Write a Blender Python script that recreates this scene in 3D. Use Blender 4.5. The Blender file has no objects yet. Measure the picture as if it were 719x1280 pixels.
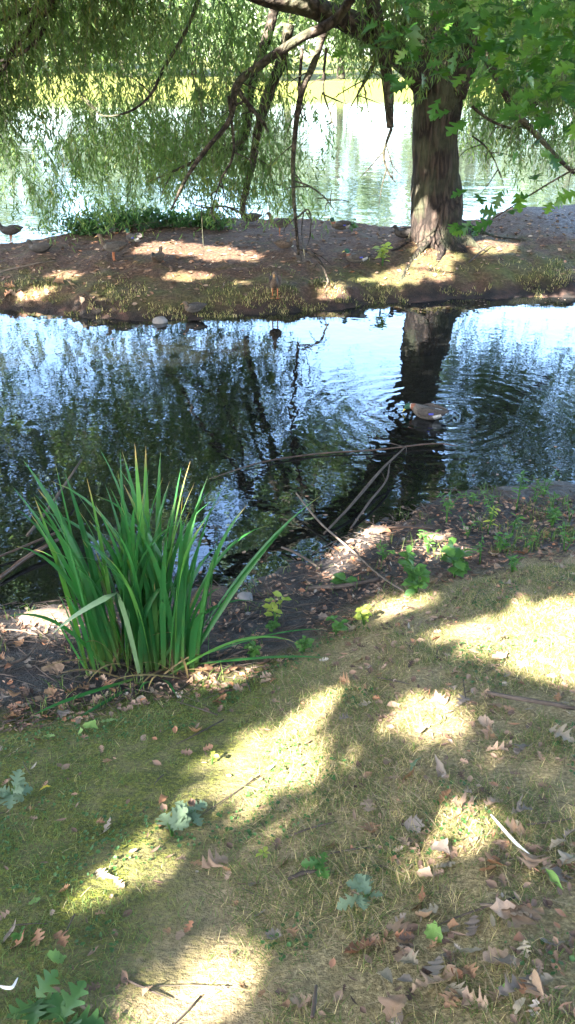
import bpy, math, random
import numpy as np
from mathutils import Vector
RNG = np.random.default_rng(7); random.seed(7)
S = bpy.context.scene; COL = S.collection
R = math.radians
# ------------------------------------------------------------------ camera model (photo pixels 719 x 1280)
PITCH = R(27.4); F = 1100.0; EYE = np.array([0.0, 0.0, 3.0])
CP, SP = math.cos(PITCH), math.sin(PITCH)
def ray(px, py):
    u = (px - 359.5) / F; v = (640.0 - py) / F
    return np.array([u, CP + SP * v, -SP + CP * v])
def at_z(px, py, z):
    d = ray(px, py); return EYE + d * ((z - EYE[2]) / d[2])
def at_y(px, py, y):
    d = ray(px, py); return EYE + d * (y / d[1])
# ------------------------------------------------------------------ noise
def vnoise(x, y, seed=0):
    x = np.asarray(x, float); y = np.asarray(y, float)
    xi = np.floor(x).astype(np.int64); yi = np.floor(y).astype(np.int64)
    fx = x - xi; fy = y - yi; fx = fx * fx * (3 - 2 * fx); fy = fy * fy * (3 - 2 * fy)
    def h(a, b):
        n = (a * 374761393 + b * 668265263 + seed * 1442695041) & 0x7fffffff
        n = ((n ^ (n >> 13)) * 1274126177) & 0x7fffffff
        return ((n ^ (n >> 16)) & 0xffff) / 65535.0
    return (h(xi, yi) * (1 - fx) + h(xi + 1, yi) * fx) * (1 - fy) + (h(xi, yi + 1) * (1 - fx) + h(xi + 1, yi + 1) * fx) * fy
def fbm(x, y, seed=0, o=4):
    a = 0; s = 0.5
    for i in range(o):
        a = a + s * (vnoise(x, y, seed + i) - 0.5); x = x * 2.03; y = y * 2.03; s *= 0.5
    return a
def smooth(t): t = np.clip(t, 0, 1); return t * t * (3 - 2 * t)
# ------------------------------------------------------------------ terrain lines
def line(pts, z):
    P = np.array([at_z(px, py, z) for px, py in pts]); o = np.argsort(P[:, 0]); return P[o, 0], P[o, 1]
SHX, SHY = line([(-500, 850), (-150, 800), (0, 765), (40, 762), (80, 752), (130, 745), (200, 740), (300, 732), (350, 712), (420, 684), (470, 652), (520, 636), (560, 620), (640, 606), (719, 600), (1000, 590)], 0.0)
GRX, GRY = line([(-400, 960), (-150, 930), (0, 905), (130, 885), (200, 868), (300, 852), (340, 832), (400, 800), (440, 775), (480, 742), (560, 722), (640, 704), (719, 690), (1000, 670)], 0.14)
NEX, NEY = line([(-900, 360), (-300, 378), (0, 388), (100, 397), (200, 404), (280, 398), (380, 391), (450, 384), (550, 375), (719, 371), (900, 364), (1500, 350)], 0.0)
FEX, FEY = line([(-900, 330), (-200, 320), (0, 309), (80, 299), (140, 281), (200, 281), (300, 277), (420, 283), (500, 288), (600, 282), (640, 270), (719, 267), (900, 263), (1500, 262)], 0.32)
def zones(x, y):
    ys = np.interp(x, SHX, SHY); yg = np.interp(x, GRX, GRY); yg = np.minimum(yg, ys - 0.25)
    return ys, yg
def near_h(x, y):
    x = np.asarray(x, float); y = np.asarray(y, float)
    ys, yg = zones(x, y)
    w = ys - yg
    t = (ys - y) / w
    mud = 0.14 * t * (0.55 + 0.45 * np.clip(t, 0, 1))
    under = np.maximum(-(y - ys) * 0.16, -0.55)
    d = np.maximum(yg - y, 0)
    slope = 0.14 + 0.285 * d + 0.02 * np.sin(d * 2.1)
    slope = np.where(slope > 1.3, 1.3 + 0.25 * (1 - np.exp(-(slope - 1.3) / 0.25)), slope)
    z = np.where(y > ys, under, np.where(y > yg, mud, slope))
    z = z + 0.05 * fbm(x * 1.3, y * 1.3, 3) * smooth((ys - y + .2) / 0.6) + 0.022 * fbm(x * 7, y * 7, 9)
    # far bank beyond the lake
    fb = 76 + 3 * np.sin(x * .05) + 2 * np.sin(x * .13 + 1)
    far = np.clip((y - fb) * 0.18, -0.6, 1.0) + np.clip((y - fb - 12) * 0.05, 0, 2.0)
    return np.where(y > 50, far, z)
def island_h(x, y):
    x = np.asarray(x, float); y = np.asarray(y, float)
    ne = np.interp(x, NEX, NEY) + 0.36 * fbm(x * 1.7, x * 0 + 2.5, 5) + .22 * fbm(x * 7, x * 0 + 5.5, 15); fe = np.interp(x, FEX, FEY) + .35
    t = (y - ne) / (fe - ne)
    din = y - ne; dout = fe - y
    z = (0.16 + .22 * fbm(x * 1.1, y * 0 + 7.5, 25)) * smooth(din / (0.3 + .5 * vnoise(x * 2.3, y * 0, 27))) + 0.24 * smooth(din / 2.2)
    z = z + 0.16 * np.exp(-(((x - 2.3) / 1.1) ** 2 + ((y - 13.7) / .8) ** 2))
    z = z + 0.10 * smooth((x - 3.2) / 1.2) * smooth(din / 2.5)
    z = np.where(dout < 0.45, np.minimum(z, dout / 0.45 * z), z)
    z = np.where(din < 0, din * 0.8, z); z = np.where(dout < 0, np.minimum(z, dout * 0.6), z)
    z = np.maximum(z, -0.7)
    return z + (0.05 * fbm(x * 1.6, y * 1.6, 21) + 0.07 * fbm(x * 6, y * 6, 23)) * smooth(din * 2 + .4)
def on_ground(px, py, h=near_h):
    d = ray(px, py); lo = 0.3; z = 0.0
    ts = np.linspace(0.8, 30, 1500); P = EYE + ts[:, None] * d
    f = P[:, 2] - h(P[:, 0], P[:, 1]); i = np.argmax(f < 0)
    if not (f < 0).any(): return at_z(px, py, .3)
    a, b = ts[i - 1], ts[i]
    for _ in range(25):
        m = (a + b) / 2; p = EYE + m * d
        if p[2] - h(p[0], p[1]) < 0: b = m
        else: a = m
    return EYE + b * d
def on_isle(px, py): return on_ground(px, py, island_h)
# ------------------------------------------------------------------ sun and the patches of ground it reaches
EL = R(38); AZ = (0.62, 0.785)
SUN = np.array([-AZ[0] * math.cos(EL), -AZ[1] * math.cos(EL), math.sin(EL)])      # towards the sun
LIT_NEAR = [
 [(235, 1010), (250, 975), (310, 922), (380, 885), (410, 905), (385, 960), (330, 1000), (280, 1020)],
 [(362, 900), (395, 868), (440, 852), (438, 876), (400, 900)],
 [(492, 885), (520, 862), (580, 868), (600, 895), (565, 915), (508, 908)],
 [(535, 795), (580, 775), (640, 762), (719, 742), (790, 735), (790, 870), (719, 866), (650, 846), (600, 822)],
 [(160, 1300), (230, 1235), (290, 1195), (345, 1187), (335, 1212), (285, 1255), (240, 1310)],
 [(105, 1112), (170, 1068), (230, 1058), (250, 1075), (180, 1105)],
 [(235, 1085), (330, 1060), (420, 1035), (480, 1040), (410, 1075), (300, 1120), (230, 1150)],
 [(390, 930), (450, 925), (470, 960), (440, 985), (395, 975)], [(480, 960), (560, 945), (590, 985), (520, 1010)],
 [(610, 935), (719, 920), (719, 960), (640, 985)], [(560, 1015), (640, 1010), (660, 1050), (590, 1050)],
 [(640, 990), (700, 980), (719, 1020), (670, 1030)],
 [(520, 1060), (600, 1070), (560, 1095)], [(640, 1060), (690, 1070), (660, 1110)],
 [(470, 752), (520, 740), (560, 745), (490, 772)],
 [(240, 855), (270, 832), (312, 828), (310, 850), (270, 868)],
 [(-10, 800), (20, 765), (90, 752), (95, 785), (40, 800)],
 [(395, 722), (430, 660), (470, 650), (500, 665), (440, 700), (420, 735)],
 [(155, 800), (200, 690), (215, 700), (175, 810)],
 [(505, 690), (560, 660), (590, 690), (560, 705)]]
LIT_ISLE = [
 [(20, 372), (45, 360), (75, 358), (66, 372)], [(168, 316), (195, 302), (250, 304), (330, 316), (330, 326), (250, 322)],
 [(205, 343), (250, 338), (270, 344), (240, 350)], [(290, 350), (320, 346), (318, 355)],
 [(435, 350), (500, 335), (530, 318), (572, 318), (560, 345), (500, 355)], [(590, 305), (640, 302), (650, 312), (600, 318)],
 [(520, 312), (520, 262), (565, 255), (562, 312)], [(56, 346), (85, 336), (112, 338), (100, 346)], [(640, 385), (719, 372), (719, 362), (650, 370)],
 [(395, 372), (430, 350), (440, 366)]]
def poly_world(polys, f): return [np.array([f(*p)[:2] for p in q]) for q in polys]
LN = poly_world(LIT_NEAR, on_ground); LI = poly_world(LIT_ISLE, on_isle)
def inside(P, poly):
    x, y = P[:, 0], P[:, 1]; r = np.zeros(len(P), bool); n = len(poly); j = n - 1
    for i in range(n):
        xi, yi = poly[i]; xj, yj = poly[j]
        c = ((yi > y) != (yj > y)) & (x < (xj - xi) * (y - yi) / (yj - yi + 1e-12) + xi); r ^= c; j = i
    return r
def sun_lands(P, h):
    """where the sunbeam through each point meets the terrain h"""
    z = np.zeros(len(P)) + .3
    for _ in range(8):
        t = (P[:, 2] - z) / SUN[2]; Q = P - t[:, None] * SUN; z = .5 * z + .5 * h(Q[:, 0], Q[:, 1])
    return Q
def keeps_beams_open(P):
    """mask of the leaves that do not stand in a sunbeam which reaches a bright patch"""
    k = np.ones(len(P), bool)
    for h, polys in ((near_h, LN), (island_h, LI)):
        Q = sun_lands(P, h); half = vnoise(Q[:, 0] * 8, Q[:, 1] * 8, 55); q = Q[:, :2] + .10 * np.stack([fbm(Q[:, 0] * 3, Q[:, 1] * 3, 41), fbm(Q[:, 0] * 3, Q[:, 1] * 3, 47)], 1) * 2
        for off in ((0, 0), (.08, .03), (-.08, -.03), (.03, -.08), (-.03, .08), (.06, .06), (-.06, -.06), (.06, -.06), (-.06, .06)):
            for i, p in enumerate(polys): k &= ~(inside(q + off, p) & ((half < .52) | (h is island_h) | (i < 6) | (i > 13)))
    return k
# ------------------------------------------------------------------ object helpers
def props(o, label=None, cat=None, group=None, kind=None):
    if label: o['label'] = label
    if cat: o['category'] = cat
    if group: o['group'] = group
    if kind: o['kind'] = kind
    return o
def empty(name, loc, label, cat, group=None, rz=0.0):
    o = bpy.data.objects.new(name, None); o.empty_display_size = .1; COL.objects.link(o); o.location = loc; o.rotation_euler = (0, 0, rz)
    return props(o, label, cat, group)
def np_mesh(name, V, Fc, mats, smoothed=False, mi=None):
    V = np.asarray(V, np.float32); Fc = np.asarray(Fc, np.int32); k = Fc.shape[1]
    m = bpy.data.meshes.new(name); m.vertices.add(len(V)); m.vertices.foreach_set('co', V.ravel())
    m.loops.add(Fc.size); m.loops.foreach_set('vertex_index', Fc.ravel())
    m.polygons.add(len(Fc)); m.polygons.foreach_set('loop_start', np.arange(0, Fc.size, k, dtype=np.int32))
    m.polygons.foreach_set('loop_total', np.full(len(Fc), k, np.int32))
    if smoothed: m.polygons.foreach_set('use_smooth', np.ones(len(Fc), bool))
    for a in (mats if isinstance(mats, (list, tuple)) else [mats]): m.materials.append(a)
    if mi is not None: m.polygons.foreach_set('material_index', np.asarray(mi, np.int32))
    m.update(calc_edges=True); m.validate(); return m
def link(name, mesh, parent=None, loc=None):
    o = bpy.data.objects.new(name, mesh); COL.objects.link(o)
    if parent: o.parent = parent
    if loc is not None: o.location = loc
    return o
def copy_tree(o, parent=None):
    c = o.copy(); COL.objects.link(c)
    if parent: c.parent = parent
    for ch in list(o.children): copy_tree(ch, c)
    return c
def catmull(P, n):
    P = np.asarray(P, float)
    if len(P) < 3:
        t = np.linspace(0, 1, n)[:, None]; return P[0] * (1 - t) + P[-1] * t
    Q = np.vstack([2 * P[0] - P[1], P, 2 * P[-1] - P[-2]]); out = []
    T = np.linspace(0, len(P) - 1 - 1e-9, n)
    for t in T:
        i = int(t); f = t - i; a, b, c, d = Q[i:i + 4]
        out.append(.5 * ((2 * b) + (-a + c) * f + (2 * a - 5 * b + 4 * c - d) * f * f + (-a + 3 * b - 3 * c + d) * f ** 3))
    return np.array(out)
def tube(P, r, seg=8, n=None, rough=0.0, seed=0, flare=None):
    """tapered tube along the points P with radii r; returns verts, quads"""
    P = np.asarray(P, float); r = np.asarray(r, float)
    if n:
        rr = np.interp(np.linspace(0, 1, n), np.linspace(0, 1, len(r)), r); P = catmull(P, n); r = rr
    n = len(P); T = np.gradient(P, axis=0); T /= np.linalg.norm(T, axis=1)[:, None] + 1e-9
    u = np.cross(T[0], [0.3, 1, .2]); u /= np.linalg.norm(u); V = []
    a = np.linspace(0, 2 * math.pi, seg, endpoint=False)
    for i in range(n):
        u = u - T[i] * np.dot(u, T[i]); u /= np.linalg.norm(u); w = np.cross(T[i], u)
        k = 1 + rough * (vnoise(np.cos(a) * 2.2 + 9 + seed, np.sin(a) * 2.2 + i * .45, seed) - .5) * 2
        if flare: k = k * flare(i / (n - 1), a)
        V.append(P[i] + r[i] * (np.cos(a) * k)[:, None] * u + r[i] * (np.sin(a) * k)[:, None] * w)
    V.append(P[:1]); V.append(P[-1:]); V = np.vstack(V)
    F_ = []
    for i in range(n - 1):
        for j in range(seg):
            q = (j + 1) % seg; F_.append((i * seg + j, i * seg + q, (i + 1) * seg + q, (i + 1) * seg + j))
    c0, c1 = n * seg, n * seg + 1
    for j in range(0, seg, 2):
        F_.append((c0, (j + 2) % seg, (j + 1) % seg, j)); b = (n - 1) * seg; F_.append((c1, b + j, b + (j + 1) % seg, b + (j + 2) % seg))
    return V, np.array(F_)
def join(parts):
    V = []; Fs = []; o = 0
    for v, f in parts: V.append(v); Fs.append(np.asarray(f) + o); o += len(v)
    return np.vstack(V), np.vstack(Fs)
def unit(a): return a / (np.linalg.norm(a, axis=-1, keepdims=True) + 1e-9)
def leaf_cloud(P, D, N, L, W, shape='blade'):
    """one small folded leaf at each point P, along D, facing N"""
    D = unit(D); B = unit(np.cross(D, N)); N = np.cross(B, D); L = L[:, None]; W = W[:, None]
    if shape == 'blade':
        V = np.stack([P, P + D * L * .45 + B * W * .5 + N * W * .12, P + D * L - N * L * .12, P + D * L * .45 - B * W * .5 + N * W * .12], 1)
        return V.reshape(-1, 3), np.arange(len(P) * 4).reshape(-1, 4)
    if shape == 'pane':                                     # a broad ragged leaf spray
        V = np.stack([P - B * W * .15, P + D * L * .3 + B * W * .5, P + D * L * .55 + B * W * .22, P + D * L, P + D * L * .6 - B * W * .26, P + D * L * .25 - B * W * .5], 1)
        return V.reshape(-1, 3), np.arange(len(P) * 6).reshape(-1, 6)
# ------------------------------------------------------------------ materials
class NT:
    def __init__(s, name):
        s.m = bpy.data.materials.new(name); s.m.use_nodes = True; s.t = s.m.node_tree; s.t.nodes.clear()
        s.out = s.t.nodes.new('ShaderNodeOutputMaterial')
    def n(s, typ, **k):
        o = s.t.nodes.new(typ)
        for a, v in k.items(): setattr(o, a, v)
        return o
    def l(s, a, b): s.t.links.new(a, b)
    def noise(s, scale, detail=4, vec=None, rough=.55, dist=0):
        o = s.n('ShaderNodeTexNoise'); o.inputs['Scale'].default_value = scale; o.inputs['Detail'].default_value = detail
        o.inputs['Roughness'].default_value = rough; o.inputs['Distortion'].default_value = dist
        if vec is not None: s.l(vec, o.inputs['Vector'])
        return o.outputs['Fac']
    def ramp(s, fac, stops):
        o = s.n('ShaderNodeValToRGB'); e = o.color_ramp.elements
        while len(e) < len(stops): e.new(.5)
        for q, (p, c) in zip(e, stops): q.position = p; q.color = (*c, 1) if len(c) == 3 else c
        s.l(fac, o.inputs[0]); return o.outputs[0]
    def mix(s, fac, a, b, mode='MIX'):
        o = s.n('ShaderNodeMix', data_type='RGBA', blend_type=mode)
        for k, v in ((0, fac), (6, a), (7, b)):
            if hasattr(v, 'is_linked') or hasattr(v, 'links'): s.l(v, o.inputs[k])
            else: o.inputs[k].default_value = v if k == 0 else (*v, 1)
        return o.outputs[2]
    def math(s, op, a, b=0.0, c=None):
        o = s.n('ShaderNodeMath', operation=op)
        for k, v in enumerate([a, b] + ([c] if c is not None else [])):
            if hasattr(v, 'links'): s.l(v, o.inputs[k])
            else: o.inputs[k].default_value = v
        return o.outputs[0]
    def attr(s, name): return s.n('ShaderNodeAttribute', attribute_name=name).outputs['Fac']
    def geo(s, w): return s.n('ShaderNodeNewGeometry').outputs[w]
    def obj_random(s): return s.n('ShaderNodeObjectInfo').outputs['Random']
    def bump(s, h, strength=.5, dist=.02):
        o = s.n('ShaderNodeBump'); o.inputs['Strength'].default_value = strength; o.inputs['Distance'].default_value = dist; s.l(h, o.inputs['Height']); return o.outputs[0]
    def principled(s, col, rough=.8, normal=None, spec=.3):
        o = s.n('ShaderNodeBsdfPrincipled'); o.inputs['Specular IOR Level'].default_value = spec
        if hasattr(col, 'links'): s.l(col, o.inputs['Base Color'])
        else: o.inputs['Base Color'].default_value = (*col, 1)
        if hasattr(rough, 'links'): s.l(rough, o.inputs['Roughness'])
        else: o.inputs['Roughness'].default_value = rough
        if normal is not None: s.l(normal, o.inputs['Normal'])
        return o.outputs[0]
    def leafy(s, col, trans, rough=.5, spec=.35, thru=1.3):
        p = s.principled(col, rough, None, spec); t = s.n('ShaderNodeBsdfTranslucent')
        if hasattr(col, 'links'):
            c = s.mix(1.0, col, (thru, thru * 1.05, thru * .55), 'MULTIPLY'); s.l(c, t.inputs[0])
        else: t.inputs[0].default_value = (col[0] * thru, col[1] * thru * 1.05, col[2] * thru * .55, 1)
        m = s.n('ShaderNodeMixShader'); m.inputs[0].default_value = trans; s.l(p, m.inputs[1]); s.l(t.outputs[0], m.inputs[2]); return m.outputs[0]
    def done(s, sh): s.l(sh, s.out.inputs['Surface']); return s.m
def leaf_mat(name, stops, trans=.4, rough=.5, thru=1.4, per='Random Per Island', mottled=0):
    k = NT(name); r = k.geo(per) if per else k.obj_random(); c = k.ramp(r, stops)
    if mottled:
        c = k.mix(k.math('MULTIPLY', k.noise(mottled, 5, k.n('ShaderNodeTexCoord').outputs['Object']), .9), c, (.05, .025, .012), 'MIX') if mottled > 0 else c
    return k.done(k.leafy(c, trans, rough, .35, thru))
def plain_mat(name, col, rough=.7, var=.25, scale=8, spec=.3, bump=0.0, coord='Object'):
    k = NT(name); v = k.n('ShaderNodeTexCoord').outputs[coord]; f = k.noise(scale, 5, v)
    c = k.ramp(f, [(.3, tuple(x * (1 - var) for x in col)), (.7, tuple(min(1, x * (1 + var)) for x in col))])
    return k.done(k.principled(c, rough, k.bump(f, bump, .01) if bump else None, spec))
def bark_mat(name, dark, light, sx=14, sz=2.2, strength=1.0):
    k = NT(name); v = k.n('ShaderNodeTexCoord').outputs['Object']; mp = k.n('ShaderNodeMapping'); mp.inputs['Scale'].default_value = (sx, sx, sz); k.l(v, mp.inputs[0])
    vo = k.n('ShaderNodeTexVoronoi', feature='DISTANCE_TO_EDGE'); vo.inputs['Scale'].default_value = .8; wm = k.n('ShaderNodeVectorMath', operation='ADD'); nz = k.n('ShaderNodeTexNoise'); nz.inputs['Scale'].default_value = 1.2; k.l(mp.outputs[0], nz.inputs['Vector']); k.l(mp.outputs[0], wm.inputs[0]); k.l(nz.outputs['Color'], wm.inputs[1]); k.l(wm.outputs[0], vo.inputs['Vector']); f = k.math('MULTIPLY_ADD', k.math('MINIMUM', vo.outputs['Distance'], .35), 1.5, k.math('MULTIPLY', k.noise(3, 6, mp.outputs[0], .6, .8), .45)); w = k.noise(2.5, 3, v); c = k.ramp(f, [(.28, dark), (.66, light)])
    c = k.mix(k.ramp(w, [(.45, (0, 0, 0)), (.7, (.6, .6, .6))]), c, (.07, .08, .045)); return k.done(k.principled(c, .92, k.bump(f, strength, .08), .15))
M = {}
M['willow_bark'] = bark_mat('willow_bark', (.010, .0075, .0065), (.042, .030, .024))
M['limb_bark'] = bark_mat('limb_bark', (.012, .0095, .0075), (.055, .043, .034), 10, 10, .6)
M['twig'] = plain_mat('twig', (.10, .085, .06), .85, .4, 20)
M['stick'] = plain_mat('grey_stick', (.055, .043, .035), .85, .45, 12, .2, .3)
M['pale_stick'] = plain_mat('pale_stick', (.085, .066, .052), .8, .45, 14, .2, .3)
M['wet_stick'] = plain_mat('wet_stick', (.05, .028, .017), .5, .5, 10, .4, .3)
M['willow_leaf'] = leaf_mat('willow_leaf', [(0, (.075, .125, .04)), (.5, (.105, .175, .06)), (.93, (.15, .22, .085)), (1, (.26, .25, .08))], .66)
M['oak_leaf'] = leaf_mat('green_oak_leaf', [(0, (.018, .065, .010)), (.6, (.032, .095, .012)), (1, (.08, .16, .02))], .45, .4)
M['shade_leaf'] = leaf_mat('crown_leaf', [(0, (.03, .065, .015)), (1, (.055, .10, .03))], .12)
M['far_leaf'] = leaf_mat('far_leaf', [(0, (.045, .075, .03)), (.6, (.075, .11, .05)), (1, (.13, .155, .08))], .3)
def iris_mat():
    k = NT('iris_blade'); r = k.geo('Random Per Island'); c = k.ramp(r, [(0, (.016, .085, .022)), (.7, (.03, .135, .03)), (.95, (.07, .18, .035)), (1, (.2, .17, .06))]); t = k.attr('along')
    vv = k.noise(26, 4, k.n('ShaderNodeTexCoord').outputs['Object']); c = k.mix(k.ramp(vv, [(.5, (0, 0, 0)), (.7, (.45, .45, .45))]), c, (.05, .09, .02))
    tip = k.math('SUBTRACT', k.math('ADD', t, k.math('MULTIPLY', r, .16)), 1.02); c = k.mix(k.ramp(k.math('MULTIPLY', tip, 14), [(0, (0, 0, 0)), (1, (.9, .9, .9))]), c, (.26, .18, .07))
    c = k.mix(k.ramp(t, [(.02, (.7, .7, .7)), (.22, (0, 0, 0))]), c, (.12, .16, .045)); return k.done(k.leafy(c, .35, .45, .35, 1.4))
M['iris'] = iris_mat()
M['iris_pale'] = leaf_mat('iris_pale_blade', [(0, (.10, .17, .09)), (1, (.14, .22, .11))], .35, .4, 1.3)
M['iris_dry'] = leaf_mat('iris_dry_blade', [(0, (.12, .085, .04)), (1, (.24, .18, .08))], .3, .6, 1.1)
M['weed'] = leaf_mat('weed_leaf', [(0, (.03, .09, .018)), (1, (.07, .16, .03))], .4)
M['weed_yellow'] = leaf_mat('yellowed_weed_leaf', [(0, (.16, .24, .04)), (1, (.30, .32, .06))], .45)
M['darkweed'] = leaf_mat('dark_weed_leaf', [(0, (.02, .06, .015)), (1, (.04, .10, .025))], .3)
M['straw'] = leaf_mat('straw_grass', [(0, (.055, .085, .018)), (.35, (.10, .12, .03)), (.62, (.25, .205, .08)), (1, (.50, .40, .21))], .35, .6, 1.1)
M['thatch'] = leaf_mat('thatch', [(0, (.07, .05, .03)), (.5, (.17, .13, .075)), (1, (.34, .27, .17))], .2, .7, 1.0)
M['blade'] = leaf_mat('green_grass', [(0, (.035, .075, .012)), (.7, (.075, .125, .022)), (1, (.20, .20, .06))], .4, .55, 1.2)
def dead(name, a, b, tr=.2):
    k = NT(name); r = k.obj_random(); c = k.ramp(r, [(0, a), (1, b)]); v = k.n('ShaderNodeTexCoord').outputs['Object']
    f = k.noise(45, 5, v); c = k.mix(k.ramp(f, [(.5, (0, 0, 0)), (.75, (.55, .55, .55))]), c, tuple(x * .45 for x in a)); return k.done(k.leafy(c, tr, .65, .25, 1.1))
M['tan'] = dead('tan_leaf', (.20, .13, .085), (.33, .23, .16)); M['brown'] = dead('brown_leaf', (.17, .09, .05), (.28, .16, .09))
M['russet'] = dead('russet_leaf', (.17, .075, .042), (.26, .13, .068)); M['greyleaf'] = dead('grey_leaf', (.12, .095, .08), (.20, .165, .14))
M['yellowleaf'] = dead('yellow_leaf', (.50, .36, .06), (.60, .46, .10), .35); M['greenleaf'] = dead('green_leaf', (.14, .24, .06), (.22, .32, .11), .35)
M['paleleaf'] = dead('pale_leaf', (.19, .155, .11), (.27, .225, .165)); M['sageleaf'] = dead('sage_leaf', (.10, .15, .09), (.16, .21, .13), .3)
M['litter'] = leaf_mat('litter', [(0, (.05, .028, .02)), (.4, (.13, .08, .055)), (.75, (.25, .165, .115)), (.93, (.28, .12, .06)), (1, (.32, .28, .23))], .15, .7, 1.0)
M['feather'] = plain_mat('feather', (.5, .48, .46), .6, .15, 30)
M['rock'] = plain_mat('grey_rock', (.13, .12, .115), .8, .35, 9, .3, .4); M['pink_rock'] = plain_mat('pink_rock', (.09, .062, .048), .85, .5, 22, .2, .8)
def ground_mat():
    k = NT('bank_soil'); p = k.geo('Position'); mud = k.attr('mud'); moss = k.attr('moss'); dry = k.attr('dry')
    f1 = k.noise(3, 6, p); f2 = k.noise(38, 6, p, .65); f3 = k.noise(9, 5, p)
    soil = k.ramp(f2, [(.3, (.10, .07, .045)), (.5, (.19, .14, .085)), (.72, (.30, .23, .14))])
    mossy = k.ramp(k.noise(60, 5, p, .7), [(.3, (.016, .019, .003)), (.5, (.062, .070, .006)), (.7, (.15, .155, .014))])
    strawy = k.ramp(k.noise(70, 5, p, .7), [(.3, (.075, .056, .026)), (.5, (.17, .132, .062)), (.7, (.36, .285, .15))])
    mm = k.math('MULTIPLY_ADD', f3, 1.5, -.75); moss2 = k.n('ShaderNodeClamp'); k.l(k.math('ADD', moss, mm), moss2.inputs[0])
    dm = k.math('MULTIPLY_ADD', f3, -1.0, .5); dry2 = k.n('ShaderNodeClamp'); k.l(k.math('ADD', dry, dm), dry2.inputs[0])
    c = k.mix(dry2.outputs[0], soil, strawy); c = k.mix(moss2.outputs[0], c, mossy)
    wet = k.ramp(f2, [(.32, (.006, .005, .006)), (.5, (.014, .011, .011)), (.72, (.04, .03, .024))])
    warm = k.ramp(k.noise(2.6, 4, p), [(.55, (0, 0, 0)), (.68, (1, 1, 1))]); wet = k.mix(warm, wet, (.07, .042, .028))
    c = k.mix(mud, c, wet); r = k.math('MULTIPLY_ADD', mud, -.30, .92)
    h = k.math('ADD', f2, k.math('MULTIPLY', f3, 1.4)); return k.done(k.principled(c, r, k.bump(h, .9, .03), .35))
M['ground'] = ground_mat()
def island_mat():
    k = NT('island_soil'); p = k.geo('Position'); bank = k.attr('bank'); moss = k.attr('moss'); grey = k.attr('grey'); f2 = k.noise(22, 6, p, .65); f3 = k.noise(3, 5, p)
    soil = k.ramp(f2, [(.3, (.024, .013, .008)), (.5, (.058, .032, .019)), (.72, (.135, .08, .05))])
    mm = k.n('ShaderNodeClamp'); k.l(k.math('ADD', moss, k.math('MULTIPLY_ADD', f3, 2.6, -1.35)), mm.inputs[0])
    c = k.mix(mm.outputs[0], soil, k.ramp(f2, [(.3, (.022, .026, .008)), (.7, (.085, .085, .025))]))
    c = k.mix(grey, c, k.ramp(f2, [(.35, (.035, .033, .036)), (.55, (.07, .066, .07)), (.68, (.26, .25, .245))]))
    red = k.ramp(k.noise(5, 5, p), [(.42, (.010, .008, .007)), (.62, (.035, .020, .015)), (.78, (.10, .048, .034))]); c = k.mix(bank, c, red)
    return k.done(k.principled(c, .9, k.bump(f2, .9, .05), .2))
M['island'] = island_mat()
DUCK = at_z(537, 522, 0.0)
def water_mat():
    k = NT('pond_water'); p = k.geo('Position'); sep = k.n('ShaderNodeSeparateXYZ'); k.l(p, sep.inputs[0])
    # ring ripples spreading from the swimming duck, dying away with distance
    dx = k.math('SUBTRACT', sep.outputs[0], float(DUCK[0] + .12)); dy = k.math('SUBTRACT', sep.outputs[1], float(DUCK[1] + .08))
    d = k.math('SQRT', k.math('ADD', k.math('MULTIPLY', dx, dx), k.math('MULTIPLY', dy, dy)))
    wob = k.math('MULTIPLY_ADD', k.noise(2.6, 3, p), .42, d)
    ring = k.math('SINE', k.math('MULTIPLY', wob, 34.0)); fall = k.math('POWER', 2.718, k.math('MULTIPLY', d, -1.5))
    ring = k.math('MULTIPLY', k.math('MULTIPLY', k.math('MULTIPLY', ring, fall), .0052), k.noise(3.1, 2, p))
    mp = k.n('ShaderNodeMapping'); mp.inputs['Scale'].default_value = (1, .9, 1); k.l(p, mp.inputs[0])
    n1 = k.noise(2.6, 3, mp.outputs[0], .5, .3); n2 = k.noise(9, 2, mp.outputs[0], .5)
    far = k.n('ShaderNodeMapRange'); far.inputs[1].default_value = 14; far.inputs[2].default_value = 20; k.l(sep.outputs[1], far.inputs[0])
    n3 = k.noise(1.3, 3, p, .5)
    h = k.math('ADD', k.math('MULTIPLY', n1, .0035), k.math('MULTIPLY', n2, .0009)); h = k.math('ADD', h, ring)
    h = k.math('ADD', h, k.math('MULTIPLY', k.math('MULTIPLY', n3, far.outputs[0]), .012))
    b = k.bump(h, 1.0, 1.0)
    gl = k.n('ShaderNodeBsdfGlossy'); gl.inputs['Roughness'].default_value = .015; k.l(b, gl.inputs['Normal']); gl.inputs[0].default_value = (.78, .88, 1, 1)
    fr = k.n('ShaderNodeFresnel'); fr.inputs[0].default_value = 1.75; k.l(b, fr.inputs[1])
    tr = k.n('ShaderNodeBsdfTransparent'); tr.inputs[0].default_value = (.22, .20, .17, 1)
    df = k.n('ShaderNodeBsdfDiffuse'); k.l(k.mix(far.outputs[0], (.010, .011, .010), (.022, .026, .02)), df.inputs[0])
    body = k.n('ShaderNodeMixShader'); k.l(k.math('MULTIPLY_ADD', far.outputs[0], .45, .5), body.inputs[0]); k.l(tr.outputs[0], body.inputs[1]); k.l(df.outputs[0], body.inputs[2])
    m = k.n('ShaderNodeMixShader'); k.l(fr.outputs[0], m.inputs[0]); k.l(body.outputs[0], m.inputs[1]); k.l(gl.outputs[0], m.inputs[2])
    return k.done(m.outputs[0])
M['water'] = water_mat()
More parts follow.
